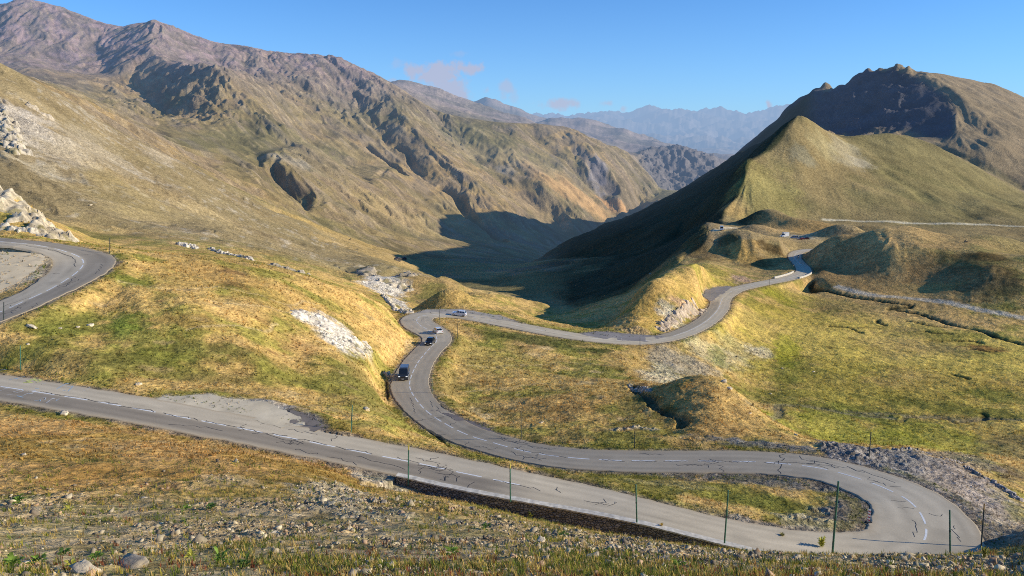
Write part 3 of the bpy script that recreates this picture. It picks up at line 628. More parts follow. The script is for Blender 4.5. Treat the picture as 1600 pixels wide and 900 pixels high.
for nm_, po_, c_ in PADS:
    cx, cy = po_[:,0].mean(), po_[:,1].mean(); rad = np.hypot(po_[:,0]-cx, po_[:,1]-cy).max()+2; w = window(cx, cy, rad)
    ins = inside(po_, X[w], Y[w]); d2 = np.full(ins.shape, 99.0); zz_ = pad_z(po_, X[w], Y[w])
    for p_ in po_[::2]:
        d_ = np.hypot(X[w]-p_[0], Y[w]-p_[1]); d2 = np.minimum(d2, d_)
    k_ = np.where(ins, 1, 1-sst(.3, 5.0, d2))*(ROADD[w] > -.3); Z[w] = Z[w]*(1-k_)+(zz_-.06)*k_
    e_ = np.where(ins, 1, 1-sst(.0, 1.2, d2+.4*nC[w])); COL[w] = mixc(COL[w], np.asarray(c_*.9, np.float32), e_*.85); ROCK[w] = ROCK[w]*(1-e_)
# rough turf in the rocks
Z[:jn] += (ROCK[:jn]*wn*np.clip(rr[:jn]/60, .15, 1)*sst(1.0, 2.5, ROADD[:jn])*(np.abs(fbm(X[:jn]/1.3, Y[:jn]/1.3, 4, 61))*.5)).astype(Z.dtype)
TV = Z/RR

# ------------------------------------------------------------------ materials
def newmat(name):
    m = bpy.data.materials.new(name); m.use_nodes = True
    return m, m.node_tree, m.node_tree.nodes['Principled BSDF'], m.node_tree.nodes['Material Output']
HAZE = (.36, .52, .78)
def terrain_material():
    m, nt, bs, out = newmat('mountain_turf_and_rock'); N = nt.nodes.new; K = nt.links.new
    at = N('ShaderNodeAttribute'); at.attribute_name = 'Col'; tc = N('ShaderNodeTexCoord')
    def noise(scale, detail=6, rough=.6):
        n = N('ShaderNodeTexNoise'); n.inputs['Scale'].default_value = scale; n.inputs['Detail'].default_value = detail; n.inputs['Roughness'].default_value = rough
        K(tc.outputs['Object'], n.inputs['Vector']); return n.outputs['Fac']
    def mapr(x, a, b, c, d):
        r = N('ShaderNodeMapRange'); r.inputs[1].default_value = a; r.inputs[2].default_value = b; r.inputs[3].default_value = c; r.inputs[4].default_value = d
        K(x, r.inputs[0]); return r.outputs[0]
    def mul(a, b):
        x = N('ShaderNodeMath'); x.operation = 'MULTIPLY'
        for i, q in enumerate((a, b)):
            if isinstance(q, (int, float)): x.inputs[i].default_value = q
            else: K(q, x.inputs[i])
        return x.outputs[0]
    n1, n2, n3 = noise(2.0, 6, .62), noise(.42, 6, .65), noise(.02, 9, .66)
    f = mul(mul(mapr(n1, .32, .68, .56, 1.46), mapr(n2, .32, .68, .66, 1.34)), mapr(n3, .3, .7, .72, 1.28))
    # pale stones where the ground is rocky
    vo = N('ShaderNodeTexVoronoi'); vo.inputs['Scale'].default_value = 1.7; K(tc.outputs['Object'], vo.inputs['Vector'])
    sep = N('ShaderNodeSeparateColor'); K(vo.outputs['Color'], sep.inputs[0])
    st = mapr(sep.outputs[0], .0, 1.0, .55, 1.5)
    rk = N('ShaderNodeMix'); rk.data_type = 'FLOAT'; K(at.outputs['Alpha'], rk.inputs[0]); rk.inputs[2].default_value = 1.0; K(st, rk.inputs[3])
    f = mul(f, rk.outputs[0])
    vm = N('ShaderNodeVectorMath'); vm.operation = 'SCALE'; K(at.outputs['Color'], vm.inputs[0]); K(f, vm.inputs['Scale'])
    K(vm.outputs[0], bs.inputs['Base Color'])
    b1 = N('ShaderNodeBump'); b1.inputs['Distance'].default_value = 8.0; K(n3, b1.inputs['Height']); K(mapr(at.outputs['Alpha'], 0, .7, .22, .8), b1.inputs['Strength'])
    b2 = N('ShaderNodeBump'); b2.inputs['Strength'].default_value = .8; b2.inputs['Distance'].default_value = .8; K(n2, b2.inputs['Height']); K(b1.outputs[0], b2.inputs['Normal'])
    b3 = N('ShaderNodeBump'); b3.inputs['Strength'].default_value = .85; b3.inputs['Distance'].default_value = .16; K(n1, b3.inputs['Height']); K(b2.outputs[0], b3.inputs['Normal'])
    K(b3.outputs[0], bs.inputs['Normal'])
    bs.inputs['Roughness'].default_value = 1.0; bs.inputs['Specular IOR Level'].default_value = .05
    # haze mixed into the ground as glow, growing with distance from the pass
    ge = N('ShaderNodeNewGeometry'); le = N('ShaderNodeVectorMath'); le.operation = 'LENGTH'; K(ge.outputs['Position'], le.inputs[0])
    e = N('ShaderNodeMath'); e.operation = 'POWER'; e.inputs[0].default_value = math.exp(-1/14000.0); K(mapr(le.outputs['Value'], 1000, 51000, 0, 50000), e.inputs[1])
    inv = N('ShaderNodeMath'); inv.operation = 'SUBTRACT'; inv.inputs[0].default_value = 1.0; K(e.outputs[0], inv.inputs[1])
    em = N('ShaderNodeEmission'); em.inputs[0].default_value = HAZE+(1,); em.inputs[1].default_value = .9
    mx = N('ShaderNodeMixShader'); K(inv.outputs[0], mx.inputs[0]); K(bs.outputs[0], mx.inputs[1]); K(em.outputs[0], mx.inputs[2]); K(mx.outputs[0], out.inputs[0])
    return m
TERR = terrain_material()
V = np.stack([X, Y, Z], -1).reshape(-1, 3).astype(np.float32)
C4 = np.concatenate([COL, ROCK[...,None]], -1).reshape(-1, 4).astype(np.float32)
b1 = np.interp(UA[0], [0,200,400,640,700,840,950,1110,1200,1250,1330,1700], [200,215,220,270,345,330,330,370,400,520,560,500])
cls = np.where(RR < b1[None], 0, np.where(RR < 4500, 1, 2))[:-1,:-1]
idx = np.arange(NR*NA).reshape(NR, NA)
quads = np.stack([idx[:-1,:-1], idx[:-1,1:], idx[1:,1:], idx[1:,:-1]], -1)
def quad_mesh(name, q, V, C4, mat):
    used, inv = np.unique(q, return_inverse=True)
    me = bpy.data.meshes.new(name); me.vertices.add(len(used)); me.vertices.foreach_set('co', V[used].ravel())
    me.loops.add(q.size); me.polygons.add(len(q)); me.loops.foreach_set('vertex_index', inv.ravel().astype(np.int32))
    me.polygons.foreach_set('loop_start', np.arange(0, q.size, 4, dtype=np.int32)); me.polygons.foreach_set('use_smooth', np.ones(len(q), bool))
    me.update(calc_edges=True)
    ca = me.attributes.new('Col', 'FLOAT_COLOR', 'POINT'); ca.data.foreach_set('color', C4[used].ravel())
    me.materials.append(mat); o = bpy.data.objects.new(name, me); C.objects.link(o); return o
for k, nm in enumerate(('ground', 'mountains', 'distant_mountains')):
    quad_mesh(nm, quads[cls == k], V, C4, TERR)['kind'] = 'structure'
del quads, V, C4
#@@ROADS
def asphalt_material():
    m, nt, bs, out = newmat('worn_asphalt'); N = nt.nodes.new; K = nt.links.new
    at = N('ShaderNodeAttribute'); at.attribute_name = 'Col'; tc = N('ShaderNodeTexCoord')
    n = N('ShaderNodeTexNoise'); n.inputs['Scale'].default_value = 6; n.inputs['Detail'].default_value = 8; K(tc.outputs['Object'], n.inputs['Vector'])
    r = N('ShaderNodeMapRange'); r.inputs[1].default_value = .3; r.inputs[2].default_value = .7; r.inputs[3].default_value = .93; r.inputs[4].default_value = 1.07; K(n.outputs[0], r.inputs[0])
    vm = N('ShaderNodeVectorMath'); vm.operation = 'SCALE'; K(at.outputs['Color'], vm.inputs[0]); K(r.outputs[0], vm.inputs['Scale']); K(vm.outputs[0], bs.inputs['Base Color'])
    b = N('ShaderNodeBump'); b.inputs['Strength'].default_value = .08; b.inputs['Distance'].default_value = .03; K(n.outputs[0], b.inputs['Height']); K(b.outputs[0], bs.inputs['Normal'])
    bs.inputs['Roughness'].default_value = .85; bs.inputs['Specular IOR Level'].default_value = .2
    return m
ASPH = asphalt_material()
def simple(name, col, rough=.6, metal=0.0, nscale=0, namp=.2, spec=.5):
    m, nt, bs, out = newmat(name); bs.inputs['Base Color'].default_value = tuple(col)[:3]+(1,); bs.inputs['Roughness'].default_value = rough; bs.inputs['Metallic'].default_value = metal; bs.inputs['Specular IOR Level'].default_value = spec
    if nscale:
        N = nt.nodes.new; K = nt.links.new; tc = N('ShaderNodeTexCoord'); n = N('ShaderNodeTexNoise'); n.inputs['Scale'].default_value = nscale; n.inputs['Detail'].default_value = 6; K(tc.outputs['Object'], n.inputs['Vector'])
        r = N('ShaderNodeMapRange'); r.inputs[1].default_value = .3; r.inputs[2].default_value = .7; r.inputs[3].default_value = 1-namp; r.inputs[4].default_value = 1+namp; K(n.outputs[0], r.inputs[0])
        vm = N('ShaderNodeVectorMath'); vm.operation = 'SCALE'; vm.inputs[0].default_value = tuple(col)[:3]; K(r.outputs[0], vm.inputs['Scale']); K(vm.outputs[0], bs.inputs['Base Color'])
    return m
A_GREY, A_DARK, A_PALE = lin(190,176,150)*1.2, lin(150,138,120)*1.02, lin(206,190,158)*1.15
def make_road(R_, N_, S_, main):
    offs = np.array([1.06,1.0,.97,.85,.7,.5,.3,.12,0,-.12,-.3,-.5,-.7,-.85,-.97,-1.0,-1.06]); n = len(R_)
    s = np.repeat(S_[:,None], len(offs), 1); t = np.repeat(offs[None], n, 0)
    wob = 1+(.05*fbm(s/2.2, t*0+np.sign(t)*5, 4, 71)+.04*fbm(s/12, t*0+np.sign(t)*9, 2, 75))*(np.abs(t) > .9)
    h = R_[:,3][:,None]*t*wob
    VX, VY = R_[:,0][:,None]+N_[:,0][:,None]*h, R_[:,1][:,None]+N_[:,1][:,None]*h
    VZ = R_[:,2][:,None]+.03-.35*(np.abs(t) > 1.02)-.015*np.abs(t)
    c = np.zeros(s.shape+(3,), np.float32)+A_GREY
    st = fbm(s/9, t*1.6, 3, 72); st2 = fbm(s/2.5, t*5, 3, 73)
    c = c*(1+.10*st+.07*st2)[...,None]
    if main:
        i8, i9, iA, iB = [S_[road_at(*p)] for p in ((800,755),(1180,722),(660,560),(720,675))]
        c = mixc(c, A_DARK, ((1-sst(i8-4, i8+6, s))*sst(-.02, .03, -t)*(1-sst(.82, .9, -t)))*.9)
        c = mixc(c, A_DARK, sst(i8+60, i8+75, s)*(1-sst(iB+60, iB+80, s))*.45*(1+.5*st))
        iC = S_[road_at(1030,530)]; c = mixc(c, A_DARK*.8, sst(iC, iC+6, s)*(1-sst(iC+70, iC+80, s))*sst(0, .04, t)*.8)
        c = mixc(c, A_PALE, sst(S_[road_at(740,496)], S_[road_at(740,496)]+25, s)*.35)
    else:
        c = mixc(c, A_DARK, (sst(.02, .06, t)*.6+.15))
    pr_ = np.random.RandomState(8)
    for _ in range(46 if main else 10):          # squares of newer and older surfacing
        s0_ = pr_.uniform(S_[0], S_[-1]); l_ = pr_.uniform(2, 14); t0_ = pr_.choice((-1, -.98, 0.02, .3)); t1_ = t0_+pr_.choice((.5, .95, 1.0)); k_ = pr_.uniform(.84, 1.12)
        c = c*(1+(k_-1)*((s > s0_)&(s < s0_+l_)&(t > t0_)&(t < t1_)))[...,None]
    c = c*(1-.10*sst(.25, .6, fbm(s/5, t*2.2, 4, 76)))[...,None]
    wheel = np.exp(-((np.abs(t)-.28)/.1)**2)+np.exp(-((np.abs(t)-.72)/.1)**2)
    c = c*(1-.12*wheel)[...,None]
    c = mixc(c, lin(190,170,138)*.9, sst(.82, .98, np.abs(t)+.09*st2+.05*st)*.75)
    V = np.stack([VX, VY, VZ], -1).reshape(-1, 3).astype(np.float32); ix = np.arange(V.shape[0]).reshape(n, -1)
    q = np.stack([ix[:-1,:-1], ix[:-1,1:], ix[1:,1:], ix[1:,:-1]], -1).reshape(-1, 4)[:,::-1].copy()
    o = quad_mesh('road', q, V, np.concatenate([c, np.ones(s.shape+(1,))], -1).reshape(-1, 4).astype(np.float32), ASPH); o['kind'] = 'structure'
    return o
road_main = make_road(RM, RM_N, RM_S, True); road_up = make_road(RU, RU_N, RU_S, False)
for k_, (nm_, po_, c_) in enumerate(PADS):
    bm = bmesh.new(); vs_ = [bm.verts.new((p_[0], p_[1], p_[2]+.012)) for p_ in po_]; es_ = [bm.edges.new((vs_[i], vs_[(i+1)%len(vs_)])) for i in range(len(vs_))]
    bmesh.ops.triangle_fill(bm, edges=es_, use_beauty=True); 
    for _ in range(4): bmesh.ops.subdivide_edges(bm, edges=[e for e in bm.edges if e.calc_length() > 1.6], cuts=1)
    bmesh.ops.triangulate(bm, faces=bm.faces); bmesh.ops.recalc_face_normals(bm, faces=bm.faces)
    if sum(f.normal.z for f in bm.faces) < 0: bmesh.ops.reverse_faces(bm, faces=bm.faces)
    zs_ = pad_z(po_, [v.co.x for v in bm.verts], [v.co.y for v in bm.verts])
    for v, z_ in zip(bm.verts, zs_): v.co.z = z_+.012
    me = bpy.data.meshes.new(nm_); bm.to_mesh(me); bm.free(); n_ = len(me.vertices); co_ = np.zeros(n_*3, np.float32); me.vertices.foreach_get('co', co_); co_ = co_.reshape(-1,3)
    cc = np.ones((n_,4), np.float32); cc[:,:3] = c_*(1+.16*fbm(co_[:,0]/1.8, co_[:,1]/1.8, 3, k_)+.12*fbm(co_[:,0]/6, co_[:,1]/6, 2, k_+9))[:,None]
    me.attributes.new('Col', 'FLOAT_COLOR', 'POINT').data.foreach_set('color', cc.ravel()); me.materials.append(ASPH)
    o = bpy.data.objects.new(nm_, me); C.objects.link(o); o['kind'] = 'structure'
def road_pt(R_, N_, s, t, lift):           # s in metres along, t in metres to the left of the axis
    f = min(max(s/STEP, 0), len(R_)-1.001); i = int(f); k = f-i
    p = R_[i]*(1-k)+R_[i+1]*k; n = N_[i]*(1-k)+N_[i+1]*k
    return Vector((p[0]+n[0]*t, p[1]+n[1]*t, p[2]+.03+lift-.015*min(1, abs(t)/p[3])))
def flat_strips(name, strips, mat, parent):   # strips: lists of (left point, right point)
    vs, fs = [], []
    for st in strips:
        b = len(vs)
        for l, r in st: vs += [l, r]
        for k in range(len(st)-1): fs.append((b+2*k+1, b+2*k+3, b+2*k+2, b+2*k))
    me = bpy.data.meshes.new(name); me.from_pydata([tuple(v) for v in vs], [], fs); me.update(); me.materials.append(mat)
    o = bpy.data.objects.new(name, me); C.objects.link(o); o.parent = parent; return o
PAINT = simple('road_paint', (.82,.81,.77), .7, nscale=5, namp=.18); SEAL = simple('crack_sealant', (.035,.034,.036), .7)
def dashes(R_, N_, s0, s1, t=0.0, w=.10, dash=3.0, gap=1.33, end=None):
    out = []; s = s0
    while s < s1:
        e = min(s+dash, s1); st = []
        for k in range(7):
            q = s+(e-s)*k/6; st.append((road_pt(R_, N_, q, t+w, .006), road_pt(R_, N_, q, t-w, .006)))
        out.append(st); s += dash+gap
    return out
sm = lambda u, v: RM_S[road_at(u, v)]
ds = dashes(RM, RM_N, 2.3, sm(825,760))+dashes(RM, RM_N, sm(1445,845), sm(745,496))+dashes(RM, RM_N, sm(760,499), sm(1040,528), .1, .07, 3, 5)+dashes(RM, RM_N, sm(1050,525), sm(1128,463), -.2, .07, 60, 2)+dashes(RM, RM_N, sm(1140,457), sm(1250,430), 0, .07, 3, 2.5)+dashes(RM, RM_N, sm(1256,417), sm(1270,390), 0, .08, 60, 2)
flat_strips('centre_line', ds, PAINT, road_main)
flat_strips('centre_line', dashes(RU, RU_N, 3, RU_S[-1]-20), PAINT, road_up)
rg = random.Random(5)
def crack(R_, N_, s, t, ds_, dt, n, w=.034):
    pts_ = []; 
    for k in range(n+1):
        pts_.append((s+ds_*k/n+rg.uniform(-.35, .35), t+dt*k/n+rg.uniform(-.3, .3)))
    out = []
    for k, (a, b) in enumerate(pts_):
        a0, b0 = pts_[max(k-1, 0)]; a1, b1_ = pts_[min(k+1, n)]
        l = math.hypot(a1-a0, b1_-b0) or 1; nx, ny = -(b1_-b0)/l*w, (a1-a0)/l*w
        out.append((road_pt(R_, N_, a+nx, b+ny, .010), road_pt(R_, N_, a-nx, b-ny, .010)))
    return out
cr = []
def crack_zone(R_, N_, s0, s1, num, tmax=2.6):
    for k in range(num):
        s = rg.uniform(s0, s1); t = rg.uniform(-tmax, tmax)
        kind = rg.random()
        if kind < .5: cr.append(crack(R_, N_, s, t, rg.uniform(2, 7), rg.uniform(-.8, .8), 7))
        elif kind < .8: cr.append(crack(R_, N_, s, t, rg.uniform(-.6, .6), rg.uniform(.8, 2.0)*rg.choice((-1, 1)), 4))
        else:
            cr.append(crack(R_, N_, s, t, 2.5, .3, 5)); cr.append(crack(R_, N_, s+1.2, t, .5, rg.choice((-1.2, 1.2)), 4)); cr.append(crack(R_, N_, s+2.4, t+.3, .3, rg.choice((-1, 1)), 3))
crack_zone(RM, RM_N, sm(250,645), sm(450,684), 6, 2.4); crack_zone(RM, RM_N, sm(450,684), sm(800,755), 14); crack_zone(RM, RM_N, sm(1000,796)-10, sm(1000,796), 2, 1.5)
crack_zone(RM, RM_N, sm(1440,848), sm(1335,746), 9, 3.2); crack_zone(RM, RM_N, sm(1335,746), sm(980,720), 11); crack_zone(RM, RM_N, sm(900,716), sm(660,632), 24); crack_zone(RM, RM_N, sm(668,515), sm(700,491.5), 9, 3)
crack_zone(RM, RM_N, sm(720,493), sm(860,519), 5)
for s_ in (sm(1225,724), sm(680,655)): cr.append(crack(RM, RM_N, s_, -3.2, .4, 6.4, 12, .05))
for k in range(8): cr.append(crack(RM, RM_N, sm(60,612)+k*5.2, .05, 4.6, .1, 8, .05))
for k in range(12): cr.append(crack(RM, RM_N, sm(980,720)-k*4.2, .1, 3.4, 0, 6, .04)) if k < 6 else None
flat_strips('crack_sealing', cr, SEAL, road_main); cr = []
crack_zone(RU, RU_N, RU_S[-1]-62, RU_S[-1]-20, 12, 3.0); cr.append(crack(RU, RU_N, RU_S[-1]-75, -1.6, 30, .4, 26, .05))
flat_strips('crack_sealing', cr, SEAL, road_up)
def on_road(u, v):                          # point of the lower road's surface seen at a pixel
    i = road_at(u, v); z = RM[i,2]
    for _ in range(3):
        x, y, zz = P(u, v, 1.0); k = z/zz; q = Vector((x*k, y*k, z))
        i = int(np.argmin((RM[:,0]-q.x)**2+(RM[:,1]-q.y)**2)); z = RM[i,2]
    q.z += .03+.008; return q
def chalk(lines, w):
    out = []
    for l in lines:
        W = [on_road(a/8, 560+b/8) for a, b in l]
        for a, b in zip(W[:-1], W[1:]):
            d = (b-a); n = Vector((-d.y, d.x, 0)).normalized()*w
            out.append([(a+n, a-n), (b+n, b-n)])
    return out
flat_strips('yellow_writing', chalk([[(292,305),(345,300),(402,262)],[(345,300),(408,305)],[(330,284),(380,285)],[(410,257),(448,264),(436,280),(470,279)],[(480,268),(514,272),(492,292),(452,300)]], .17), simple('yellow_chalk', (.62,.62,.2), .9), road_main)
flat_strips('white_writing', chalk([[(0,150),(90,140)],[(1030,415),(1060,405)],[(1080,385),(1130,365)],[(300,460),(350,440),(410,445)],[(360,415),(440,400),(430,425),(380,440)],[(160,425),(280,385),(290,410),(180,440)],[(510,500),(575,495),(560,520)],[(580,560),(700,470)],[(640,500),(690,510)],[(700,520),(760,500)],[(80,460),(170,450)],[(30,390),(100,375)],[(0,410),(20,405)],[(520,325),(570,318)]], .06), simple('white_chalk', (.6,.6,.56), .9), road_main)
flat_strips('blue_writing', chalk([[(120,270),(310,230)],[(190,250),(230,262)],[(700,390),(830,315),(860,318)],[(780,410),(830,400)],[(840,360),(915,352),(850,415)],[(210,470),(290,490)],[(250,480),(300,470)],[(430,535),(510,520),(500,540)],[(440,378),(525,378)],[(590,405),(610,430)],[(700,535),(760,500)]], .06), simple('blue_chalk', (.38,.52,.6), .9), road_main)
#@@THINGS
# ------------------------------------------------------------------ things
def mesh_obj(name, verts, faces, mat, parent=None, smooth=False):
    me = bpy.data.meshes.new(name); me.from_pydata([tuple(v) for v in verts], [], faces); me.update()
    if smooth: me.polygons.foreach_set('use_smooth', [True]*len(me.polygons))
    if mat: me.materials.append(mat)
    o = bpy.data.objects.new(name, me); C.objects.link(o)
    if parent: o.parent = parent
    return o
def bm_obj(name, bm, mat, parent=None, smooth=False):
    bmesh.ops.recalc_face_normals(bm, faces=bm.faces)
    me = bpy.data.meshes.new(name); bm.to_mesh(me); bm.free()
    if smooth: me.polygons.foreach_set('use_smooth', [True]*len(me.polygons))
    if mat: me.materials.append(mat)
    o = bpy.data.objects.new(name, me); C.objects.link(o)
    if parent: o.parent = parent
    return o
def tag(o, label, cat, group=None):
    o['label'] = label; o['category'] = cat
    if group: o['group'] = group
    return o
def empty(name, loc, rz=0.0, rot=None):
    o = bpy.data.objects.new(name, None); C.objects.link(o); o.empty_display_size = .2
    if rot is not None: o.matrix_world = Matrix.Translation(loc) @ rot
    else: o.location = loc; o.rotation_euler = (0, 0, rz)
    return o
def add_tube(bm, p0, p1, r0, r1, seg=10):
    p0, p1 = Vector(p0), Vector(p1); q = (p1-p0).to_track_quat('Z', 'Y').to_matrix(); rings = []
    for p, r in ((p0, r0), (p1, r1)):
        rings.append([bm.verts.new(p+q @ Vector((math.cos(2*math.pi*k/seg)*r, math.sin(2*math.pi*k/seg)*r, 0))) for k in range(seg)])
    for k in range(seg): bm.faces.new((rings[0][k], rings[0][(k+1)%seg], rings[1][(k+1)%seg], rings[1][k]))
    bm.faces.new(rings[0][::-1]); bm.faces.new(rings[1])
def add_box(bm, c, s, rz=0.0, bev=0.0):
    m = Matrix.Translation(c) @ Matrix.Rotation(rz, 4, 'Z') @ Matrix.Diagonal((s[0], s[1], s[2], 1))
    r = bmesh.ops.create_cube(bm, size=1, matrix=m)
    if bev:
        es = list({e for v in r['verts'] for e in v.link_edges}); bmesh.ops.bevel(bm, geom=es, offset=bev, segments=2, affect='EDGES')

# ---- rocks
def rock_template(seed, n=16, flat=.7):
    r = random.Random(seed); bm = bmesh.new()
    for sx in (-1, 1):
        for sy in (-1, 1):
            for sz in (-1, 1):
                k = r.uniform(.45, 1.0)
                bm.verts.new((sx*r.uniform(.5,1.0)*k, sy*r.uniform(.4,.85)*k, sz*flat*r.uniform(.45,1.0)*k))
    for k in range(4): bm.verts.new((r.uniform(-1,1), r.uniform(-.8,.8), flat*r.uniform(-.8,1)))
    g = bmesh.ops.convex_hull(bm, input=bm.verts)
    bmesh.ops.delete(bm, geom=[v for v in bm.verts if not v.link_faces], context='VERTS')
    bmesh.ops.triangulate(bm, faces=bm.faces); bmesh.ops.recalc_face_normals(bm, faces=bm.faces)
    bm.verts.index_update()
    V = np.array([v.co[:] for v in bm.verts], np.float32); Fc = np.array([[v.index for v in f.verts] for f in bm.faces], np.int32); bm.free()
    return V, Fc
TEMPL = [rock_template(100+k, 12+k%8, .5+.06*(k%6)) for k in range(14)]
def rough_rock(seed, flat=.7):         # a bigger boulder: hull, subdivided and chipped
    r = random.Random(seed); bm = bmesh.new(); V, Fc = rock_template(seed, 18, flat)
    vs = [bm.verts.new(v) for v in V]
    for f in Fc: bm.faces.new([vs[i] for i in f])
    bmesh.ops.subdivide_edges(bm, edges=bm.edges, cuts=3, use_grid_fill=True); bmesh.ops.triangulate(bm, faces=bm.faces)
    for v in bm.verts:
        k = float(fbm([v.co.x*2.2+seed], [v.co.y*2.2+v.co.z*1.7], 3, seed)[0]); v.co *= 1+.22*k+.10*abs(float(perlin([v.co.x*6+seed], [v.co.y*6+v.co.z*5], seed)[0]))
    bm.verts.index_update()
    out = np.array([v.co[:] for v in bm.verts], np.float32), np.array([[v.index for v in f.verts] for f in bm.faces], np.int32)
    bm.free(); return out
BIG = [rough_rock(300+k, .55+.05*(k%5)) for k in range(8)]
def tri_mesh(name, V, Fc, mat, col=None):
    me = bpy.data.meshes.new(name); me.vertices.add(len(V)); me.vertices.foreach_set('co', np.ascontiguousarray(V, np.float32).ravel())
    me.loops.add(Fc.size); me.polygons.add(len(Fc)); me.loops.foreach_set('vertex_index', np.ascontiguousarray(Fc, np.int32).ravel())
    me.polygons.foreach_set('loop_start', np.arange(0, Fc.size, Fc.shape[1], dtype=np.int32)); me.update(calc_edges=True)
    if col is not None:
        ca = me.attributes.new('Col', 'FLOAT_COLOR', 'POINT'); c4 = np.ones((len(V), 4), np.float32); c4[:,:3] = col; ca.data.foreach_set('color', c4.ravel())
    me.materials.append(mat); o = bpy.data.objects.new(name, me); C.objects.link(o); return o
def attr_material(name, nscale, namp=.35, rough=.95, bump=0.0, trans=0.0):
    m, nt, bs, out = newmat(name); N = nt.nodes.new; K = nt.links.new
    at = N('ShaderNodeAttribute'); at.attribute_name = 'Col'; tc = N('ShaderNodeTexCoord'); n = N('ShaderNodeTexNoise'); n.inputs['Scale'].default_value = nscale; n.inputs['Detail'].default_value = 8; n.inputs['Roughness'].default_value = .65; K(tc.outputs['Object'], n.inputs['Vector'])
    r = N('ShaderNodeMapRange'); r.inputs[1].default_value = .3; r.inputs[2].default_value = .7; r.inputs[3].default_value = 1-namp; r.inputs[4].default_value = 1+namp; K(n.outputs[0], r.inputs[0])
    vm = N('ShaderNodeVectorMath'); vm.operation = 'SCALE'; K(at.outputs['Color'], vm.inputs[0]); K(r.outputs[0], vm.inputs['Scale']); K(vm.outputs[0], bs.inputs['Base Color'])
    if bump:
        b = N('ShaderNodeBump'); b.inputs['Strength'].default_value = .8; b.inputs['Distance'].default_value = bump; K(n.outputs[0], b.inputs['Height']); K(b.outputs[0], bs.inputs['Normal'])
    bs.inputs['Roughness'].default_value = rough; bs.inputs['Specular IOR Level'].default_value = .15
    if trans:
        t = N('ShaderNodeBsdfTranslucent'); K(vm.outputs[0], t.inputs[0]); mx = N('ShaderNodeMixShader'); mx.inputs[0].default_value = trans; K(bs.outputs[0], mx.inputs[1]); K(t.outputs[0], mx.inputs[2]); K(mx.outputs[0], out.inputs[0])
    return m
STONE = attr_material('limestone', 2.5, .35, .95, .08); PEB = attr_material('scree_stone', 4, .3, .95, .03); BLADE = attr_material('grass_blade', 3, .2, .9, 0, .3)
rs = np.random.RandomState(12)
def rot_z_tilt(n, tilt=.5):
    a = rs.uniform(0, 2*math.pi, n); b = rs.normal(0, tilt, n); c = rs.normal(0, tilt, n)
    ca, sa, cb, sb, cc, s_c = np.cos(a), np.sin(a), np.cos(b), np.sin(b), np.cos(c), np.sin(c)
    Rz = np.zeros((n,3,3)); Rz[:,0,0]=ca; Rz[:,0,1]=-sa; Rz[:,1,0]=sa; Rz[:,1,1]=ca; Rz[:,2,2]=1
    Rx = np.zeros((n,3,3)); Rx[:,0,0]=1; Rx[:,1,1]=cb; Rx[:,1,2]=-sb; Rx[:,2,1]=sb; Rx[:,2,2]=cb
    Ry = np.zeros((n,3,3)); Ry[:,1,1]=1; Ry[:,0,0]=cc; Ry[:,0,2]=s_c; Ry[:,2,0]=-s_c; Ry[:,2,2]=cc
    return Rz @ Rx @ Ry
def scatter_rocks(pos, size, cols, templ):
    Vs, Fs, Cs = [], [], []; b = 0
    n = len(pos); k = rs.randint(0, len(templ), n); Rm = rot_z_tilt(n); sc3 = size[:,None]*rs.uniform(.75, 1.3, (n,3))
    for t in range(len(templ)):
        m = np.where(k == t)[0]
        if not len(m): continue
        V, Fc = templ[t]
        W = np.einsum('nij,nvj->nvi', Rm[m], V[None]*sc3[m][:,None])+pos[m][:,None]
        Vs.append(W.reshape(-1,3)); Fs.append((Fc[None]+(np.arange(len(m))*len(V))[:,None,None]).reshape(-1,3)+b); b += len(m)*len(V)
        Cs.append(np.repeat(cols[m], len(V), 0))
    return np.vstack(Vs), np.vstack(Fs), np.vstack(Cs)
def Hv(x, y):                  # ground height, vectorised
    r = np.hypot(x, y); a = np.arctan2(x, y)
    fi = np.interp(a, AZ, np.arange(NA)); fj = np.interp(np.log(r), LR, np.arange(NR))
    i = np.minimum(fi.astype(int), NA-2); j = np.minimum(fj.astype(int), NR-2); s, t = fi-i, fj-j
    return (Z[j,i]*(1-s)+Z[j,i+1]*s)*(1-t)+(Z[j+1,i]*(1-s)+Z[j+1,i+1]*s)*t
def grid_pick(A, x, y):
    r = np.hypot(x, y); a = np.arctan2(x, y)
    return A[np.clip(np.rint(np.interp(np.log(r), LR, np.arange(NR))).astype(int), 0, NR-1), np.clip(np.rint(np.interp(a, AZ, np.arange(NA))).astype(int), 0, NA-1)]
def sample(n, r0, r1, a0=-.66, a1=.66):
    r = np.exp(rs.uniform(math.log(r0), math.log(r1), n)); a = rs.uniform(a0, a1, n)
    return r*np.sin(a), r*np.cos(a)
def stone_cols(n, warm=.5):
    base = np.array([alb(196,178,144), alb(178,162,134), alb(214,196,160), alb(156,142,118), alb(186,154,122), alb(138,124,104)])
    return base[rs.randint(0, len(base), n)]*rs.uniform(.75, 1.25, (n,1))
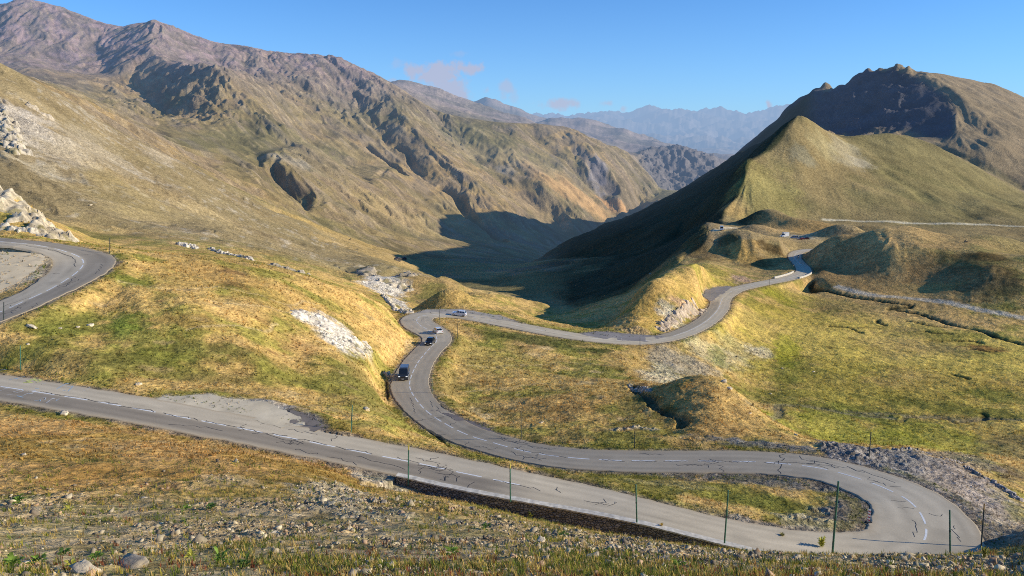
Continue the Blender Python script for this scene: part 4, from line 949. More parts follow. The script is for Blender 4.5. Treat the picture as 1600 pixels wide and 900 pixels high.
# loose stones of the slope below the viewpoint and of the gravelly places
x, y = sample(36000, 9, 60); rk = grid_pick(ROCK, x, y); rd = grid_pick(ROADD, x, y); cl = fbm(x/3.5, y/3.5, 3, 81)
m = (rs.rand(len(x)) < np.clip(rk*1.3+.25*cl, 0, 1)) & (rd > 1.5); x, y = x[m], y[m]; n = len(x)
rdist = np.hypot(x, y); size = np.minimum(np.exp(rs.normal(-3.3, .6, n))*(.6+rdist/50), .009*rdist)
V_, F_, C_ = scatter_rocks(np.stack([x, y, Hv(x, y)+size*.12], 1), size, stone_cols(n)*np.where(rdist > 18, .82, 1)[:,None], TEMPL)
tri_mesh('scree', V_, F_, PEB, C_)['kind'] = 'stuff'
x, y = sample(42000, 60, 300); rk = grid_pick(ROCK, x, y); rd = grid_pick(ROADD, x, y)
m = (rs.rand(len(x)) < np.clip(rk-.25, 0, 1)*.75) & (rd > .9); x, y = x[m], y[m]; n = len(x)
size = np.exp(rs.normal(-2.6, .5, n))*np.clip(np.hypot(x, y)/110, .5, 2.2)
size *= np.where(grid_pick(ROADD, x, y) < 12, .55, 1.0)
V_, F_, C_ = scatter_rocks(np.stack([x, y, Hv(x, y)+size*.05], 1), size, stone_cols(n), TEMPL)
tri_mesh('rubble', V_, F_, PEB, C_)['kind'] = 'stuff'
# grass and weeds
def tufts(x, y, hgt, nb, cols, width):
    n = len(x); z = Hv(x, y)-.01
    k = nb; bx = np.repeat(np.stack([x, y, z], 1), k, 0); h = np.repeat(hgt, k)*rs.uniform(.5, 1.15, n*k); c = np.repeat(cols, k, 0)*rs.uniform(.7, 1.3, (n*k,1))
    a = rs.uniform(0, 2*math.pi, n*k); lean = rs.uniform(.1, .75, n*k)*h; d = np.stack([np.cos(a), np.sin(a), 0*a], 1); p = np.stack([-np.sin(a), np.cos(a), 0*a], 1)
    w = (width*rs.uniform(.6, 1.3, n*k)*np.repeat(hgt, k))[:,None]
    b0 = bx+d*(np.repeat(hgt, k)*rs.uniform(0, .45, n*k))[:,None]; up = np.array([[0,0,1.0]])
    m1 = b0+d*(lean*.4)[:,None]+up*(h*.6)[:,None]; t1 = b0+d*lean[:,None]+up*h[:,None]
    V = np.stack([b0-p*w, b0+p*w, m1+p*w*.8, m1-p*w*.8, t1], 1).reshape(-1,3)
    i = np.arange(n*k)[:,None]*5; Fc = np.concatenate([i+np.array([[0,1,2]]), i+np.array([[0,2,3]]), i+np.array([[3,2,4]])], 1).reshape(-1,3)
    return V, Fc, np.repeat(c, 5, 0)
STRAW, RED, GRN, YEL, DGR = alb(196,166,96), alb(140,84,56), alb(110,122,48), alb(170,160,66), alb(78,90,44)
x, y = sample(60000, 8.5, 60); rd = grid_pick(ROADD, x, y); cl = fbm(x/4, y/4, 3, 91); c2 = fbm(x/1.3, y/1.3, 2, 92)
uu_ = 800+F*x/y*.9; m = (rd > 1.2) & ~((np.hypot(x, y) < 14.5) & (uu_ < 420) & (rs.rand(len(x)) < .6)) & (rs.rand(len(x)) < (.25+.55*sst(-.3, .5, cl+.5*c2))*(1-(.84-.6*sst(.1, .8, cl))*sst(11.5, 21, np.hypot(x, y)+3*c2)*(1-.55*sst(30, 42, np.hypot(x, y))))); x, y, cl, c2 = x[m], y[m], cl[m], c2[m]; r_ = np.hypot(x, y)
pal = np.array([STRAW, RED, GRN, YEL, DGR]); near_w = 1-sst(15, 24, r_)
prob = np.stack([.35+0*x, .5*near_w*sst(-.2,.3,-cl)+.02, .22+.25*sst(0,.6,cl), .12+0*x, .12+.1*near_w], 1); prob /= prob.sum(1, keepdims=True)
pick = (prob.cumsum(1) > rs.rand(len(x))[:,None]).argmax(1)
V_, F_, C_ = tufts(x, y, rs.uniform(.05, .19, len(x))*(.75+r_/60), 8, pal[pick], .045)
tri_mesh('grass_and_weeds', V_, F_, BLADE, C_)['kind'] = 'stuff'
x, y = sample(75000, 60, 240); rd = grid_pick(ROADD, x, y); rk = grid_pick(ROCK, x, y); cl = fbm(x/6, y/6, 3, 93)
edge = (rd > .5) & (rd < 2.2)
m = (rd > .5) & (rk < .5) & (rs.rand(len(x)) < np.where(edge, .65, .24+.4*sst(-.1, .6, cl))); x, y = x[m], y[m]
gc = grid_pick(COL, x, y)*rs.uniform(.5, 1.3, (len(x),1)); e2 = ((rd[m] < 2.2) & (rs.rand(len(x)) < .45)); gc[e2] = GRN*.9
V_, F_, C_ = tufts(x, y, rs.uniform(.14, .42, len(x))*np.clip(np.hypot(x,y)/120, .7, 1.3), 6, gc, .10)
tri_mesh('hillside_grass', V_, F_, BLADE, C_)['kind'] = 'stuff'

# boulders one can point to
def boulder(u, v, size, label, k, white=.6, group='boulders and rocks lying on the slopes'):
    p = hit(u, v)
    if p is None: return
    V, Fc = BIG[k%len(BIG)]; r = random.Random(k)
    size *= .62; W = (V*np.array([size*r.uniform(.9,1.3), size*r.uniform(.8,1.1), size*r.uniform(.7,1.0)], np.float32))
    c = np.tile(alb(160,146,124)*(1-white)+alb(222,204,172)*white, (len(W),1))
    o = tri_mesh('boulder', W, Fc, STONE, c); o.location = p+Vector((0, 0, size*.05)); o.rotation_euler = (r.uniform(-.2,.2), r.uniform(-.2,.2), r.uniform(0, 6))
    tag(o, label, 'rock', group)
for k, a in enumerate([
    (207,886,.62,'broad grey jagged rock among leafy plants at bottom left',.1), (135,893,.42,'pale rock cut by the bottom edge of the picture',.7), (430,832,.20,'small white rock with a black hollow behind it',.95),
    (100,648,.9,'pale boulder in the ditch under the lower road at far left',.8), (38,711,.5,'flat pale stone lying on the brown left meadow',.7), (368,722,.5,'long pale rock on the meadow below the lower road',.6),
    (225,778,.22,'tiny white stone on the brown meadow above the scree',1.0), (585,783,.55,'dark grey rock at the head of the gravel ditch',.1), (600,785,.4,'small dark rock beside the larger one in the ditch',.0),
    (50,511,1.1,'pale boulder in green grass under the upper bend',.8), (142,508,1.0,'white boulder in the green gully below the upper bend',.95), (122,512,.6,'smaller white rock left of the white boulder in the gully',.9), (44,538,.5,'half buried pale stone in the left gully',.8),
    (95,513,.5,'low white slab in the shaded left gully',.8),(217,601,.8,'pale rock in grass above the lower road',.6), (1175,835,.28,'dark pointed rock by the snow pole at the wall',.0), (1040,876,.3,'grey rock in the foreground weeds right of centre',.2), (1390,880,.22,'long pale rock at lower right foreground',.8),
    (885,828,.3,'white rock at the crest above the ditch',.9), (845,846,.25,'pale rock in scree below the ditch',.7), (1032,832,.32,'dark rock under a yellow weed on the crest',.05), (925,872,.4,'grey slab in the scree at bottom centre',.2),
    (1172,646,.5,'white rock on the right flank of the golden mound',.9), (1243,680,.6,'pale rocks at the foot of the golden mound',.8), (845,661,.7,'rock in the grass behind the tall pole at the bend',.5), (1271,581,.7,'lone white stone on the flat meadow',.9),
    (1204,615,.8,'white stone at the edge of the meadow wash',.9), (1222,576,.6,'small stone on the meadow right of the rubble slope',.8), (1131,597,1.4,'pale split block on the rubble slope',.85), (1140,607,1.2,'pale block just below the split block',.8),
    (1016,428,1.5,'pale boulder on the rim of the golden hillock',.7), (1102,483,1.2,'pale boulder at the cut bank of the far bend',.7), (141,321,2.2,'lone pale boulder on the hill face above the upper bend',.6), (571,640,1.0,'white rock in grass left of the van bend',.9)]):
    boulder(*a[:4], k, *(a[4:5]))

# outcrops of pale limestone: each one a patch of tilted, broken blocks growing out of the ground
def blocks(x, y, seed):
    ix, iy = np.floor(x).astype(np.int64), np.floor(y).astype(np.int64); best = np.full(x.shape, 9.0); h = np.zeros(x.shape); sec = np.full(x.shape, 9.0)
    for i in (-1, 0, 1):
        for j in (-1, 0, 1):
            cx, cy = ix+i, iy+j; ox, oy = x-cx-hsh(cx, cy, seed), y-cy-hsh(cx, cy, seed+5); d = np.hypot(ox, oy)
            hh = hsh(cx, cy, seed+9)+ox*(hsh(cx, cy, seed+13)-.3)*.9+oy*(hsh(cx, cy, seed+17)-.5)*.9
            m = d < best; sec = np.where(m, best, np.minimum(sec, d)); h = np.where(m, hh, h); best = np.where(m, d, best)
    return h, sec-best
def outcrop(label, a, b, hw, hgt, seed, col=(222,208,182), cell=1.6):
    pa, pb = hit(*a), hit(*b); c = (pa+pb)/2; ax = Vector((pb.x-pa.x, pb.y-pa.y, 0)); ln_ = ax.length; ax.normalize(); q = Vector((-ax.y, ax.x, 0))
    n1, n2 = [int(min(130, max(12, w/(cell*.2)))) for w in (ln_+2*hw, 2*hw)]
    S_, T_ = np.meshgrid(np.linspace(-ln_/2-hw, ln_/2+hw, n1), np.linspace(-hw, hw, n2), indexing='ij')
    x, y = c.x+ax.x*S_+q.x*T_, c.y+ax.y*S_+q.y*T_
    dd = np.hypot(np.maximum(np.abs(S_)-ln_/2, 0), T_)/hw
    m = 1-sst(.3, 1.0, dd+.5*fbm(x/hw/.8, y/hw/.8, 3, seed))
    h1, e1 = blocks(x/cell, y/cell*1.0, seed); h2, e2 = blocks(x/cell*2.6, y/cell*2.6, seed+40)
    z = Hv(x, y)+m*hgt*(.25+.75*h1+.25*h2)-.35*hgt-(1-m)*.5*hgt
    V = np.stack([x, y, z], -1).reshape(-1,3)-np.array(c[:]); ix = np.arange(n1*n2).reshape(n1, n2)
    qd = np.stack([ix[:-1,:-1], ix[1:,:-1], ix[1:,1:], ix[:-1,1:]], -1).reshape(-1,4)
    cc = alb(*col)*(.72+.4*h1+.15*h2)[...,None]*np.where(e1 < .08, .5, 1)[...,None]
    cc = mixc(cc.astype(np.float32), alb(150,136,84), sst(.1, .5, fbm(x/cell/2, y/cell/2, 3, seed+3)-.15)*.7)
    cc = mixc(grid_pick(COL, x, y), cc.astype(np.float32), sst(.12, .5, m)); o = tri_mesh('rock_outcrop', V, qd, STONE, cc.reshape(-1,3)); o.location = c; return tag(o, label, 'outcrop')
for k, a in enumerate([('bright limestone crag standing above the upper bend at far left',(-30,300),(84,366),6.5,2.2,(206,188,156),2.2),('low pale rock bank along the far side of the upper bend',(-10,356),(70,369),2.2,1.2,(214,198,170),1.2),
    ('white rock face breaking through the golden hillside',(482,496),(546,528),4.2,.8,(228,214,190),1.6),('small white ledge right of the white rock face',(550,532),(562,549),1.7,.7,(226,212,188),1.2),('smallest white ledge at the right end of the rock face',(571,536),(578,547),1.2,.6,(226,212,188),1.0),
    ('knot of white limestone ribs in the valley behind the golden hill',(572,424),(640,431),9,2.8,(186,170,142),5),('pale slanting rib below the knot of limestone',(596,438),(640,452),4,1.5,(216,200,172),3),
    ('pale rock rib running down to the upper hairpin',(600,462),(640,489),2.2,1.6,(222,206,178),1.6),('white rocks with a black hollow at the foot of the left hill',(282,383),(306,388),3,2.6,(222,210,188),1.8),
    ('low line of white rocks in the middle of the hill foot',(330,390),(392,406),2.4,1.6,(214,200,176),1.8),('dark speckled rocks at the right end of the hill foot',(425,414),(475,427),3,1.4,(176,162,138),1.8),
    ('jagged pale outcrop high on the left hill face',(6,178),(28,238),9,5,(198,184,160),4),('smaller pale ledge right of the jagged outcrop',(50,168),(80,184),7,3,(190,174,148),3.5),
    ('rocky bank beside the dark van',(602,585),(618,589),1.3,.9,(214,192,160),.8),('broken rock cut at the foot of the far golden hillock',(1032,514),(1092,485),3,1.1,(200,178,150),1.4),
    ('ridge of grey broken rock on the rim of the gravel shoulder',(1400,703),(1500,724),.9,.55,(160,150,140),.5),('grey rock edge at the right end of the gravel shoulder',(1512,732),(1592,780),.9,.5,(166,156,146),.5),
    ('stones along the gully left of the golden mound',(985,603),(1016,611),1.1,.6,(190,178,156),.7)]):
    outcrop(a[0], a[1], a[2], a[3], a[4], 20+k, a[5], a[6])

# ---- retaining wall of the lower road
WALLM = None
def wall_material():
    m, nt, bs, out = newmat('dry_stone_masonry'); N = nt.nodes.new; K = nt.links.new; tc = N('ShaderNodeTexCoord')
    mp = N('ShaderNodeMapping'); mp.inputs['Scale'].default_value = (2.6, 2.6, 4.4); K(tc.outputs['Object'], mp.inputs[0])
    vo = N('ShaderNodeTexVoronoi'); vo.inputs['Scale'].default_value = 1.0; K(mp.outputs[0], vo.inputs['Vector']); ve = N('ShaderNodeTexVoronoi'); ve.feature = 'DISTANCE_TO_EDGE'; ve.inputs['Scale'].default_value = 1.0; K(mp.outputs[0], ve.inputs['Vector'])
    sp = N('ShaderNodeSeparateColor'); K(vo.outputs['Color'], sp.inputs[0]); r = N('ShaderNodeMapRange'); r.inputs[3].default_value = .6; r.inputs[4].default_value = 1.3; K(sp.outputs[0], r.inputs[0])
    e = N('ShaderNodeMapRange'); e.inputs[1].default_value = .0; e.inputs[2].default_value = .12; e.inputs[3].default_value = .25; e.inputs[4].default_value = 1.0; K(ve.outputs['Distance'], e.inputs[0])
    mu = N('ShaderNodeMath'); mu.operation = 'MULTIPLY'; K(r.outputs[0], mu.inputs[0]); K(e.outputs[0], mu.inputs[1])
    vm = N('ShaderNodeVectorMath'); vm.operation = 'SCALE'; vm.inputs[0].default_value = tuple(alb(140,132,122)); K(mu.outputs[0], vm.inputs['Scale']); K(vm.outputs[0], bs.inputs['Base Color'])
    b = N('ShaderNodeBump'); b.inputs['Strength'].default_value = 1; b.inputs['Distance'].default_value = .12; K(e.outputs[0], b.inputs['Height']); K(b.outputs[0], bs.inputs['Normal']); bs.inputs['Roughness'].default_value = .95
    return m
WALLM = wall_material(); COPE = simple('weathered_concrete', alb(200,192,176), .9, nscale=2.2, namp=.28)
def wall_path(i, off): return Vector((RM[i,0]-RM_N[i,0]*(RM[i,3]+off), RM[i,1]-RM_N[i,1]*(RM[i,3]+off), RM[i,2]))
rw = random.Random(3)
wi = list(range(WALL[0], WALL[1]+1)); vs, fs = [], []; nz_ = 9
for k, i in enumerate(wi):
    f = wall_path(i, .82); bk = wall_path(i, .22); zt = .27; zb = -wall_h(i)-.5
    for q in range(nz_):
        z = zb+(zt-zb)*q/(nz_-1); j = rw.uniform(-.05, .05)
        p = wall_path(i, .82+.12*(1-q/(nz_-1))+j); vs.append((p.x, p.y, p.z+z))
    vs.append((bk.x, bk.y, bk.z+zt)); vs.append((bk.x, bk.y, bk.z-.2))
w_ = nz_+2
for k in range(len(wi)-1):
    for q in range(w_-1): fs.append((k*w_+q, (k+1)*w_+q, (k+1)*w_+q+1, k*w_+q+1))
fs += [tuple(range(w_))[::-1], tuple((len(wi)-1)*w_+q for q in range(w_))]
wall = tag(mesh_obj('retaining_wall', vs, fs, WALLM), 'long stone retaining wall with pale coping along the lower road', 'wall')
vs, fs = [], []
for k, i in enumerate(wi):
    a, b = wall_path(i, .90+rw.uniform(-.02,.02)), wall_path(i, .16+rw.uniform(-.02,.02)); z0 = .272; z1 = .42+rw.uniform(-.015,.015)
    vs += [(a.x,a.y,a.z+z0),(a.x,a.y,a.z+z1),(b.x,b.y,b.z+z1),(b.x,b.y,b.z+z0)]
for k in range(len(wi)-1):
    for q in range(4): fs.append((k*4+q, (k+1)*4+q, (k+1)*4+(q+1)%4, k*4+(q+1)%4))
fs += [(3,2,1,0), tuple((len(wi)-1)*4+q for q in range(4))]
mesh_obj('coping', vs, fs, COPE, wall)
# ---- bridge where the far road crosses the brook
def strip_wall(name, i0, i1, side, o0, o1, z0, z1, mat, parent):
    vs, fs = [], []
    ii = list(range(i0, i1+1, 2))
    for i in ii:
        for o_, zz in ((o1,z0),(o1,z1),(o0,z1),(o0,z0)):
            s = side*(RM[i,3]+o_); vs.append((RM[i,0]+RM_N[i,0]*s, RM[i,1]+RM_N[i,1]*s, RM[i,2]+zz))
    for k in range(len(ii)-1):
        for q in range(4): fs.append((k*4+q, (k+1)*4+q, (k+1)*4+(q+1)%4, k*4+(q+1)%4))
    fs += [(3,2,1,0), tuple((len(ii)-1)*4+q for q in range(4))]
    return mesh_obj(name, vs, fs, mat, parent)
ib0, ib1 = road_at(1236,434), road_at(1254,425)
br = empty('road_bridge', Vector(RM[ib1,:3])-Vector((0,0,3)))
tag(br, 'small pale concrete bridge carrying the far road over the brook', 'bridge')
def local(o): o.matrix_parent_inverse = br.matrix_world.inverted(); return o
br.matrix_world = Matrix.Translation(Vector(RM[ib1,:3])-Vector((0,0,3)))
local(strip_wall('parapet', ib0, ib1, -1, .25, .6, -.1, .75, COPE, br)); local(strip_wall('parapet', ib0-18, ib1-4, 1, .25, .6, -.1, .8, COPE, br))
mid = (ib0+ib1)//2+4
local(strip_wall('abutment', ib0, mid, -1, .1, .5, -5.0, -.11, COPE, br)); local(strip_wall('lintel', mid, ib1, -1, .1, .5, -1.1, -.112, COPE, br))
local(strip_wall('culvert_shade', mid, ib1, -1, -1.2, -.9, -5.0, -1.0, simple('culvert_shade_black', (.02,.02,.02), .9), br))  # black panel standing in for the shade inside the culvert

# ---- snow poles along the road
GREENP, DARKP, YELP, RUSTP = simple('green_pole_paint', (.05,.16,.11), .55, nscale=3, namp=.3), simple('dark_pole', (.06,.07,.06), .6, nscale=3, namp=.3), simple('yellow_pole_tip', (.62,.52,.08), .55), simple('rusty_pole_tip', (.42,.24,.07), .7)
def pole(ub, vb, ut, vt, label, mat, tip=None, d=None, r=.06, group='snow poles along the road'):
    p = hit(ub, vb)
    if d is not None: p = Vector(P(ub, vb, d))
    dd = p.y*CP-p.z*SP; top = Vector(P(ut, vt, dd)); top.y = p.y
    # keep the pole in the upright plane facing the road: solve its height from the survey
    x1, y1, z1 = P(ut, vt, 1.0); k = p.y/y1; top = Vector((x1*k, p.y, z1*k))
    v = top-p; Ln = v.length; rot = v.to_track_quat('Z', 'Y').to_matrix().to_4x4()
    bm = bmesh.new(); add_tube(bm, (0,0,-.4), (0,0,Ln*(.86 if tip else 1)), r, r*.85)
    o = bm_obj('snow_pole', bm, mat); o.matrix_world = Matrix.Translation(p) @ rot
    if tip:
        bm = bmesh.new(); add_tube(bm, (0,0,Ln*.862), (0,0,Ln), r*.88, r*.8); bm_obj('pole_tip', bm, tip, o)
    bm = bmesh.new(); add_tube(bm, (0,0,Ln*.45), (0,0,Ln*.45+.12), r*1.15, r*1.15); bm_obj('collar', bm, DARKP, o)
    return tag(o, label, 'pole', group)
pole(638,753,638.5,695,'green snow pole with yellow tip at the left end of the stone wall',GREENP,YELP,d=wall_path(WALL_I[0]+2,1.0).y*CP-wall_path(WALL_I[0]+2,1.0).z*SP,r=.075)
def at_wall(u):
    best = min(range(WALL[0], WALL[1]), key=lambda i: abs(800+F*wall_path(i,1.0).x/(wall_path(i,1.0).y*CP-wall_path(i,1.0).z*SP)-u))
    p = wall_path(best, 1.08); return p.y*CP-p.z*SP
for a in ((797.5,778,797,724,'green snow pole with bright yellow top against the shaded wall',GREENP,YELP),(995,810,993.5,757,'plain green snow pole halfway along the shaded stone wall',GREENP,None),(1132.5,842,1138,766,'leaning green snow pole near the right end of the dark wall face',GREENP,None)):
    pole(*a[:7], d=at_wall(a[0]), r=.075)
pole(1301,861,1310,752,'tallest snow pole, pale at its foot, in front of the hairpin island',GREENP,None,d=at_wall(1301)-4,r=.09)
pole(1484.5,858,1484,797,'green snow pole where the wall ends at the hairpin',GREENP,None,d=at_wall(1484)-1,r=.075)
pole(1533,856,1538,787,'dark snow pole with rusty yellow tip right of the hairpin',DARKP,RUSTP,r=.075)
for a in ((1358,713,1361,675,'dark snow pole on the gravel edge outside the hairpin',DARKP,None),(548.5,676,550.5,633,'green snow pole above the lower road beside the lay-by',GREENP,None),(814.5,686,814,642,'grey green pole at the inner edge of the long bend',DARKP,None),
          (991.5,700,992,673,'short pole in front of the golden mound',DARKP,None),(675,614,675,588,'thin pole at the inside of the van bend',GREENP,None),(686.5,502,686.5,483,'pole at the inside of the upper hairpin behind the white hatchback',DARKP,None),
          (715,529,715,506,'pole on the grass bank right of the dark car',DARKP,None),(1000,544,1000,525,'pole at the outer edge of the far bend',DARKP,None),(5.5,501,6,472,'pole cut off near the left frame edge below the upper bend',DARKP,None),
          (171.5,397,171.5,372,'pole on the skyline right of the upper bend',DARKP,None),(32,578,31.5,540,'pole on the grass verge above the chalk writing',GREENP,None),(1202,446,1202,431,'farthest pole on the roadside before the bridge',DARKP,None)):
    pole(*a[:7], r=.07)
# white marker post and red and white guide board
WHT, REDM, BLK = simple('white_plastic', (.78,.78,.76), .5), simple('red_reflective', (.45,.03,.04), .5), simple('black_rubber', (.02,.02,.022), .8)
p = hit(970.5, 531); bm = bmesh.new(); add_box(bm, (0,0,.5), (.16,.1,1.15), 0, .03); o = bm_obj('marker_post', bm, WHT); o.location = p; o.rotation_euler = (0,.12,0)
bm = bmesh.new(); add_box(bm, (0,-.002,.86), (.165,.105,.16)); bm_obj('reflector_band', bm, BLK, o); tag(o, 'stubby white marker post in the lay-by of the far bend', 'post')
p = hit(1357, 817); dsg = p.y*CP-p.z*SP; hs = 18*dsg/F/.88
sg = empty('guide_board', p); tag(sg, 'red and white striped guide board on a dark foot inside the hairpin', 'sign')
bm = bmesh.new(); add_box(bm, (0,0,.07), (.62,.42,.14), 0, .03); bm_obj('foot', bm, BLK, sg)
bm = bmesh.new(); add_box(bm, (0,.03,.14+hs/2), (.30,.05,hs), 0, .015); bd = bm_obj('board', bm, WHT, sg)
vs, fs = [], []
for k in range(4):
    z0 = .18+hs*.24*k; b = len(vs); vs += [(-.13,0,z0+.14),(.13,0,z0),(.13,0,z0+.13),(-.13,0,z0+.27)]; fs.append((b,b+1,b+2,b+3))
vs = [(x_, .001, min(z_, .12+hs)) for x_, y_, z_ in vs]; mesh_obj('red_stripes', vs, fs, REDM, bd)

# ---- vehicles
GLASS = simple('tinted_glass', (.015,.02,.025), .08, spec=.8); TYRE = simple('tyre_rubber', (.015,.015,.016), .85); RIM = simple('alloy_rim', (.5,.5,.52), .35, .8); LAMP = simple('headlamp_glass', (.75,.78,.8), .15, spec=.8); LAMP.node_tree.nodes['Principled BSDF'].inputs['Emission Color'].default_value = (1,1,.95,1); LAMP.node_tree.nodes['Principled BSDF'].inputs['Emission Strength'].default_value = .8; TAIL = simple('tail_lamp', (.4,.02,.02), .2); PLATE = simple('number_plate', (.7,.7,.66), .5); TRIM = simple('dark_trim', (.02,.02,.022), .5)
def paint(name, col, rough=.25): 
    m = simple(name, col, rough, spec=.6); m.node_tree.nodes['Principled BSDF'].inputs['Coat Weight'].default_value = .5; return m
def prism(bm, prof, w, taper=None, bev=.05):          # side profile (x,z) swept across the width; taper: half width per profile point
    n = len(prof); hw = taper or [w/2]*n
    a = [bm.verts.new((x_, -h, z_)) for (x_, z_), h in zip(prof, hw)]; b = [bm.verts.new((x_, h, z_)) for (x_, z_), h in zip(prof, hw)]
    bm.faces.new(a); bm.faces.new(b[::-1])
    for k in range(n): bm.faces.new((a[k], b[k], b[(k+1)%n], a[(k+1)%n]))
    bmesh.ops.recalc_face_normals(bm, faces=bm.faces)
    if bev: bmesh.ops.bevel(bm, geom=list(bm.edges), offset=bev, segments=2, affect='EDGES')
def quad(name, pts_, mat, parent): return mesh_obj(name, pts_, [tuple(range(len(pts_)))], mat, parent)
def vehicle(name, label, cat, loc, rz, grade, L_, W_, H_, belt, hood, cab, mat, group=None, rear=None):
    # cab: x of windscreen foot, windscreen head, rear head, rear foot; the nose looks along +x
    t = empty(name, loc, rot=Matrix.Rotation(rz, 4, 'Z') @ Matrix.Rotation(-grade, 4, 'Y')); tag(t, label, cat, group)
    g = .20; f, b = L_/2, -L_/2; wf, wh, rh, rf = cab
    bm = bmesh.new(); prism(bm, [(b+.08,g),(b,g+.25),(b+.03,belt-.06),(rf,belt),(wf,belt),(f-.22,hood),(f-.02,hood-.22),(f,g+.2),(f-.12,g)], W_, bev=.055); body = bm_obj('body', bm, mat, t)
    tw = W_/2-.06; rw_ = W_/2-.24 if H_ < 1.75 else W_/2-.15
    bm = bmesh.new(); prism(bm, [(rf,belt-.03),(wf,belt-.03),(wh,H_),(rh,H_)], W_, [tw,tw,rw_,rw_], .05); cabin = bm_obj('cabin', bm, mat, t)
    def lerp(a, c, k): return a+(c-a)*k
    def onx(x0, x1, k, o): return lerp(x0, x1, k)+o
    k0, k1 = .14, .88
    def band(x0, x1, o): return [(onx(x0,x1,k0,o), -lerp(tw,rw_,k0)+.09, lerp(belt,H_,k0)), (onx(x0,x1,k0,o), lerp(tw,rw_,k0)-.09, lerp(belt,H_,k0)), (onx(x0,x1,k1,o), lerp(tw,rw_,k1)-.1, lerp(belt,H_,k1)), (onx(x0,x1,k1,o), -lerp(tw,rw_,k1)+.1, lerp(belt,H_,k1))]
    quad('windscreen', band(wf, wh, .015), GLASS, t); quad('rear_window', band(rf, rh, -.015)[::-1], GLASS, t)
    nwin = 2 if L_ < 4.6 else 3
    for s in (-1, 1):
        for k in range(nwin):
            q0, q1 = k/nwin, (k+1)/nwin; mg = .05
            def pt(q, kz): return (lerp(lerp(rf,wf,q), lerp(rh,wh,q), kz), s*(lerp(tw,rw_,kz)+.012), lerp(belt,H_,kz))
            pts_ = [pt(q0+mg/1.5,.16), pt(q1-mg/1.5,.16), pt(q1-mg,.84), pt(q0+mg,.84)]
            quad('side_window', pts_ if s < 0 else pts_[::-1], GLASS, t)
        for x_ in (f-.85, b+.8):
            bm = bmesh.new(); add_tube(bm, (x_, s*(W_/2-.2), .32), (x_, s*(W_/2+.01), .32), .32, .32, 20); wl = bm_obj('wheel', bm, TYRE, t)
            bm = bmesh.new(); add_tube(bm, (x_, s*(W_/2+.0), .32), (x_, s*(W_/2+.02), .32), .2, .18, 14); bm_obj('rim', bm, RIM, wl)
        bm = bmesh.new(); add_box(bm, (f-.08, s*(W_/2-.24), hood-.24), (.16,.36,.15), 0, .03); bm_obj('headlight', bm, LAMP, t)
        bm = bmesh.new(); add_box(bm, (b+.05, s*(W_/2-.2), belt-.2), (.12,.3,.2), 0, .03); bm_obj('tail_light', bm, TAIL, t)
        bm = bmesh.new(); add_box(bm, (wf-.15, s*(W_/2+.1), belt+.1), (.12,.2,.15), 0, .03); bm_obj('mirror', bm, mat, t)
    bm = bmesh.new(); add_box(bm, (f-.005, 0, hood-.34), (.05,W_*.5,.16), 0, .015); bm_obj('grille', bm, TRIM, t)
    bm = bmesh.new(); add_box(bm, (f+.01, 0, g+.22), (.03,.5,.11)); bm_obj('number_plate', bm, PLATE, t)
    bm = bmesh.new(); add_box(bm, (b-.005, 0, belt-.35), (.03,.5,.11)); bm_obj('number_plate', bm, PLATE, t)
    return t
def on_main(u, v, sign):       # place and heading on the main road for the thing whose wheels stand at a pixel
    p = on_road(u, v); i = int(np.argmin((RM[:,0]-p.x)**2+(RM[:,1]-p.y)**2)); tx, ty = RM_N[i,1]*sign, -RM_N[i,0]*sign
    k = min(i+4, len(RM)-1); gr = math.atan2(RM[k,2]-RM[i-4,2], 8*STEP)*sign
    o = Vector((RM_N[i,0], RM_N[i,1])); q = (p.x-RM[i,0])*o.x+(p.y-RM[i,1])*o.y
    return Vector((p.x, p.y, RM[i,2]+.03)), math.atan2(ty, tx), gr
g_ = 'vehicles driving on the pass road'
loc, rz, gr = on_main(631.5, 590.5, -1)
van = vehicle('van', 'dark blue grey van with raised roof driving toward the viewer', 'van', loc, rz, gr, 4.9, 1.95, 2.25, 1.18, 1.12, (1.75,1.05,-2.3,-2.4), paint('dark_blue_grey_paint', (.03,.04,.055)), g_)
bm = bmesh.new(); add_box(bm, (-.6,0,2.29), (2.6,1.5,.09), 0, .03); bm_obj('pop_top_roof', bm, paint('slate_roof', (.10,.13,.18), .4), van)
loc, rz, gr = on_main(672, 537.5, -1)
vehicle('car', 'black car with bright headlamps following behind the dark van', 'car', loc, rz, gr, 4.3, 1.8, 1.55, .95, .88, (.95,.25,-1.3,-1.85), paint('black_paint', (.012,.013,.016)), g_)
loc, rz, gr = on_main(684, 520, 1)
vehicle('car', 'white hatchback seen from behind entering the upper hairpin', 'car', loc, rz, gr, 4.2, 1.8, 1.5, .92, .86, (.95,.2,-1.5,-1.95), paint('white_paint', (.8,.79,.76)), g_)
loc, rz, gr = on_main(717, 493, -1)
vehicle('car', 'silvery white estate car seen side on past the upper hairpin', 'car', loc, rz, gr, 4.6, 1.85, 1.6, .98, .92, (.9,.15,-1.7,-2.15), paint('silver_white_paint', (.72,.74,.76)), g_)
gp = 'vehicles parked on the terrace above the bridge'
def parked(u, v, rz, *a, **k):
    p = hit(u, v); p.z = H(p.x, p.y)+.02; return vehicle(*a[:3], p, rz, 0, *a[3:], group=gp, **k)
cam_ = parked(1226, 370, math.radians(200), 'camper_van', 'white motorhome with tall living box parked on the terrace', 'camper', 5.6, 2.1, 2.2, 1.2, 1.15, (1.95,1.35,.6,.5), paint('white_paint_camper', (.8,.8,.78)))
bm = bmesh.new(); add_box(bm, (-1.1,0,1.75), (3.6,2.25,2.5), 0, .08); add_box(bm, (1.1,0,2.65), (1.3,2.1,.7), 0, .1); bm_obj('living_box', bm, paint('white_gelcoat', (.8,.8,.78), .4), cam_)
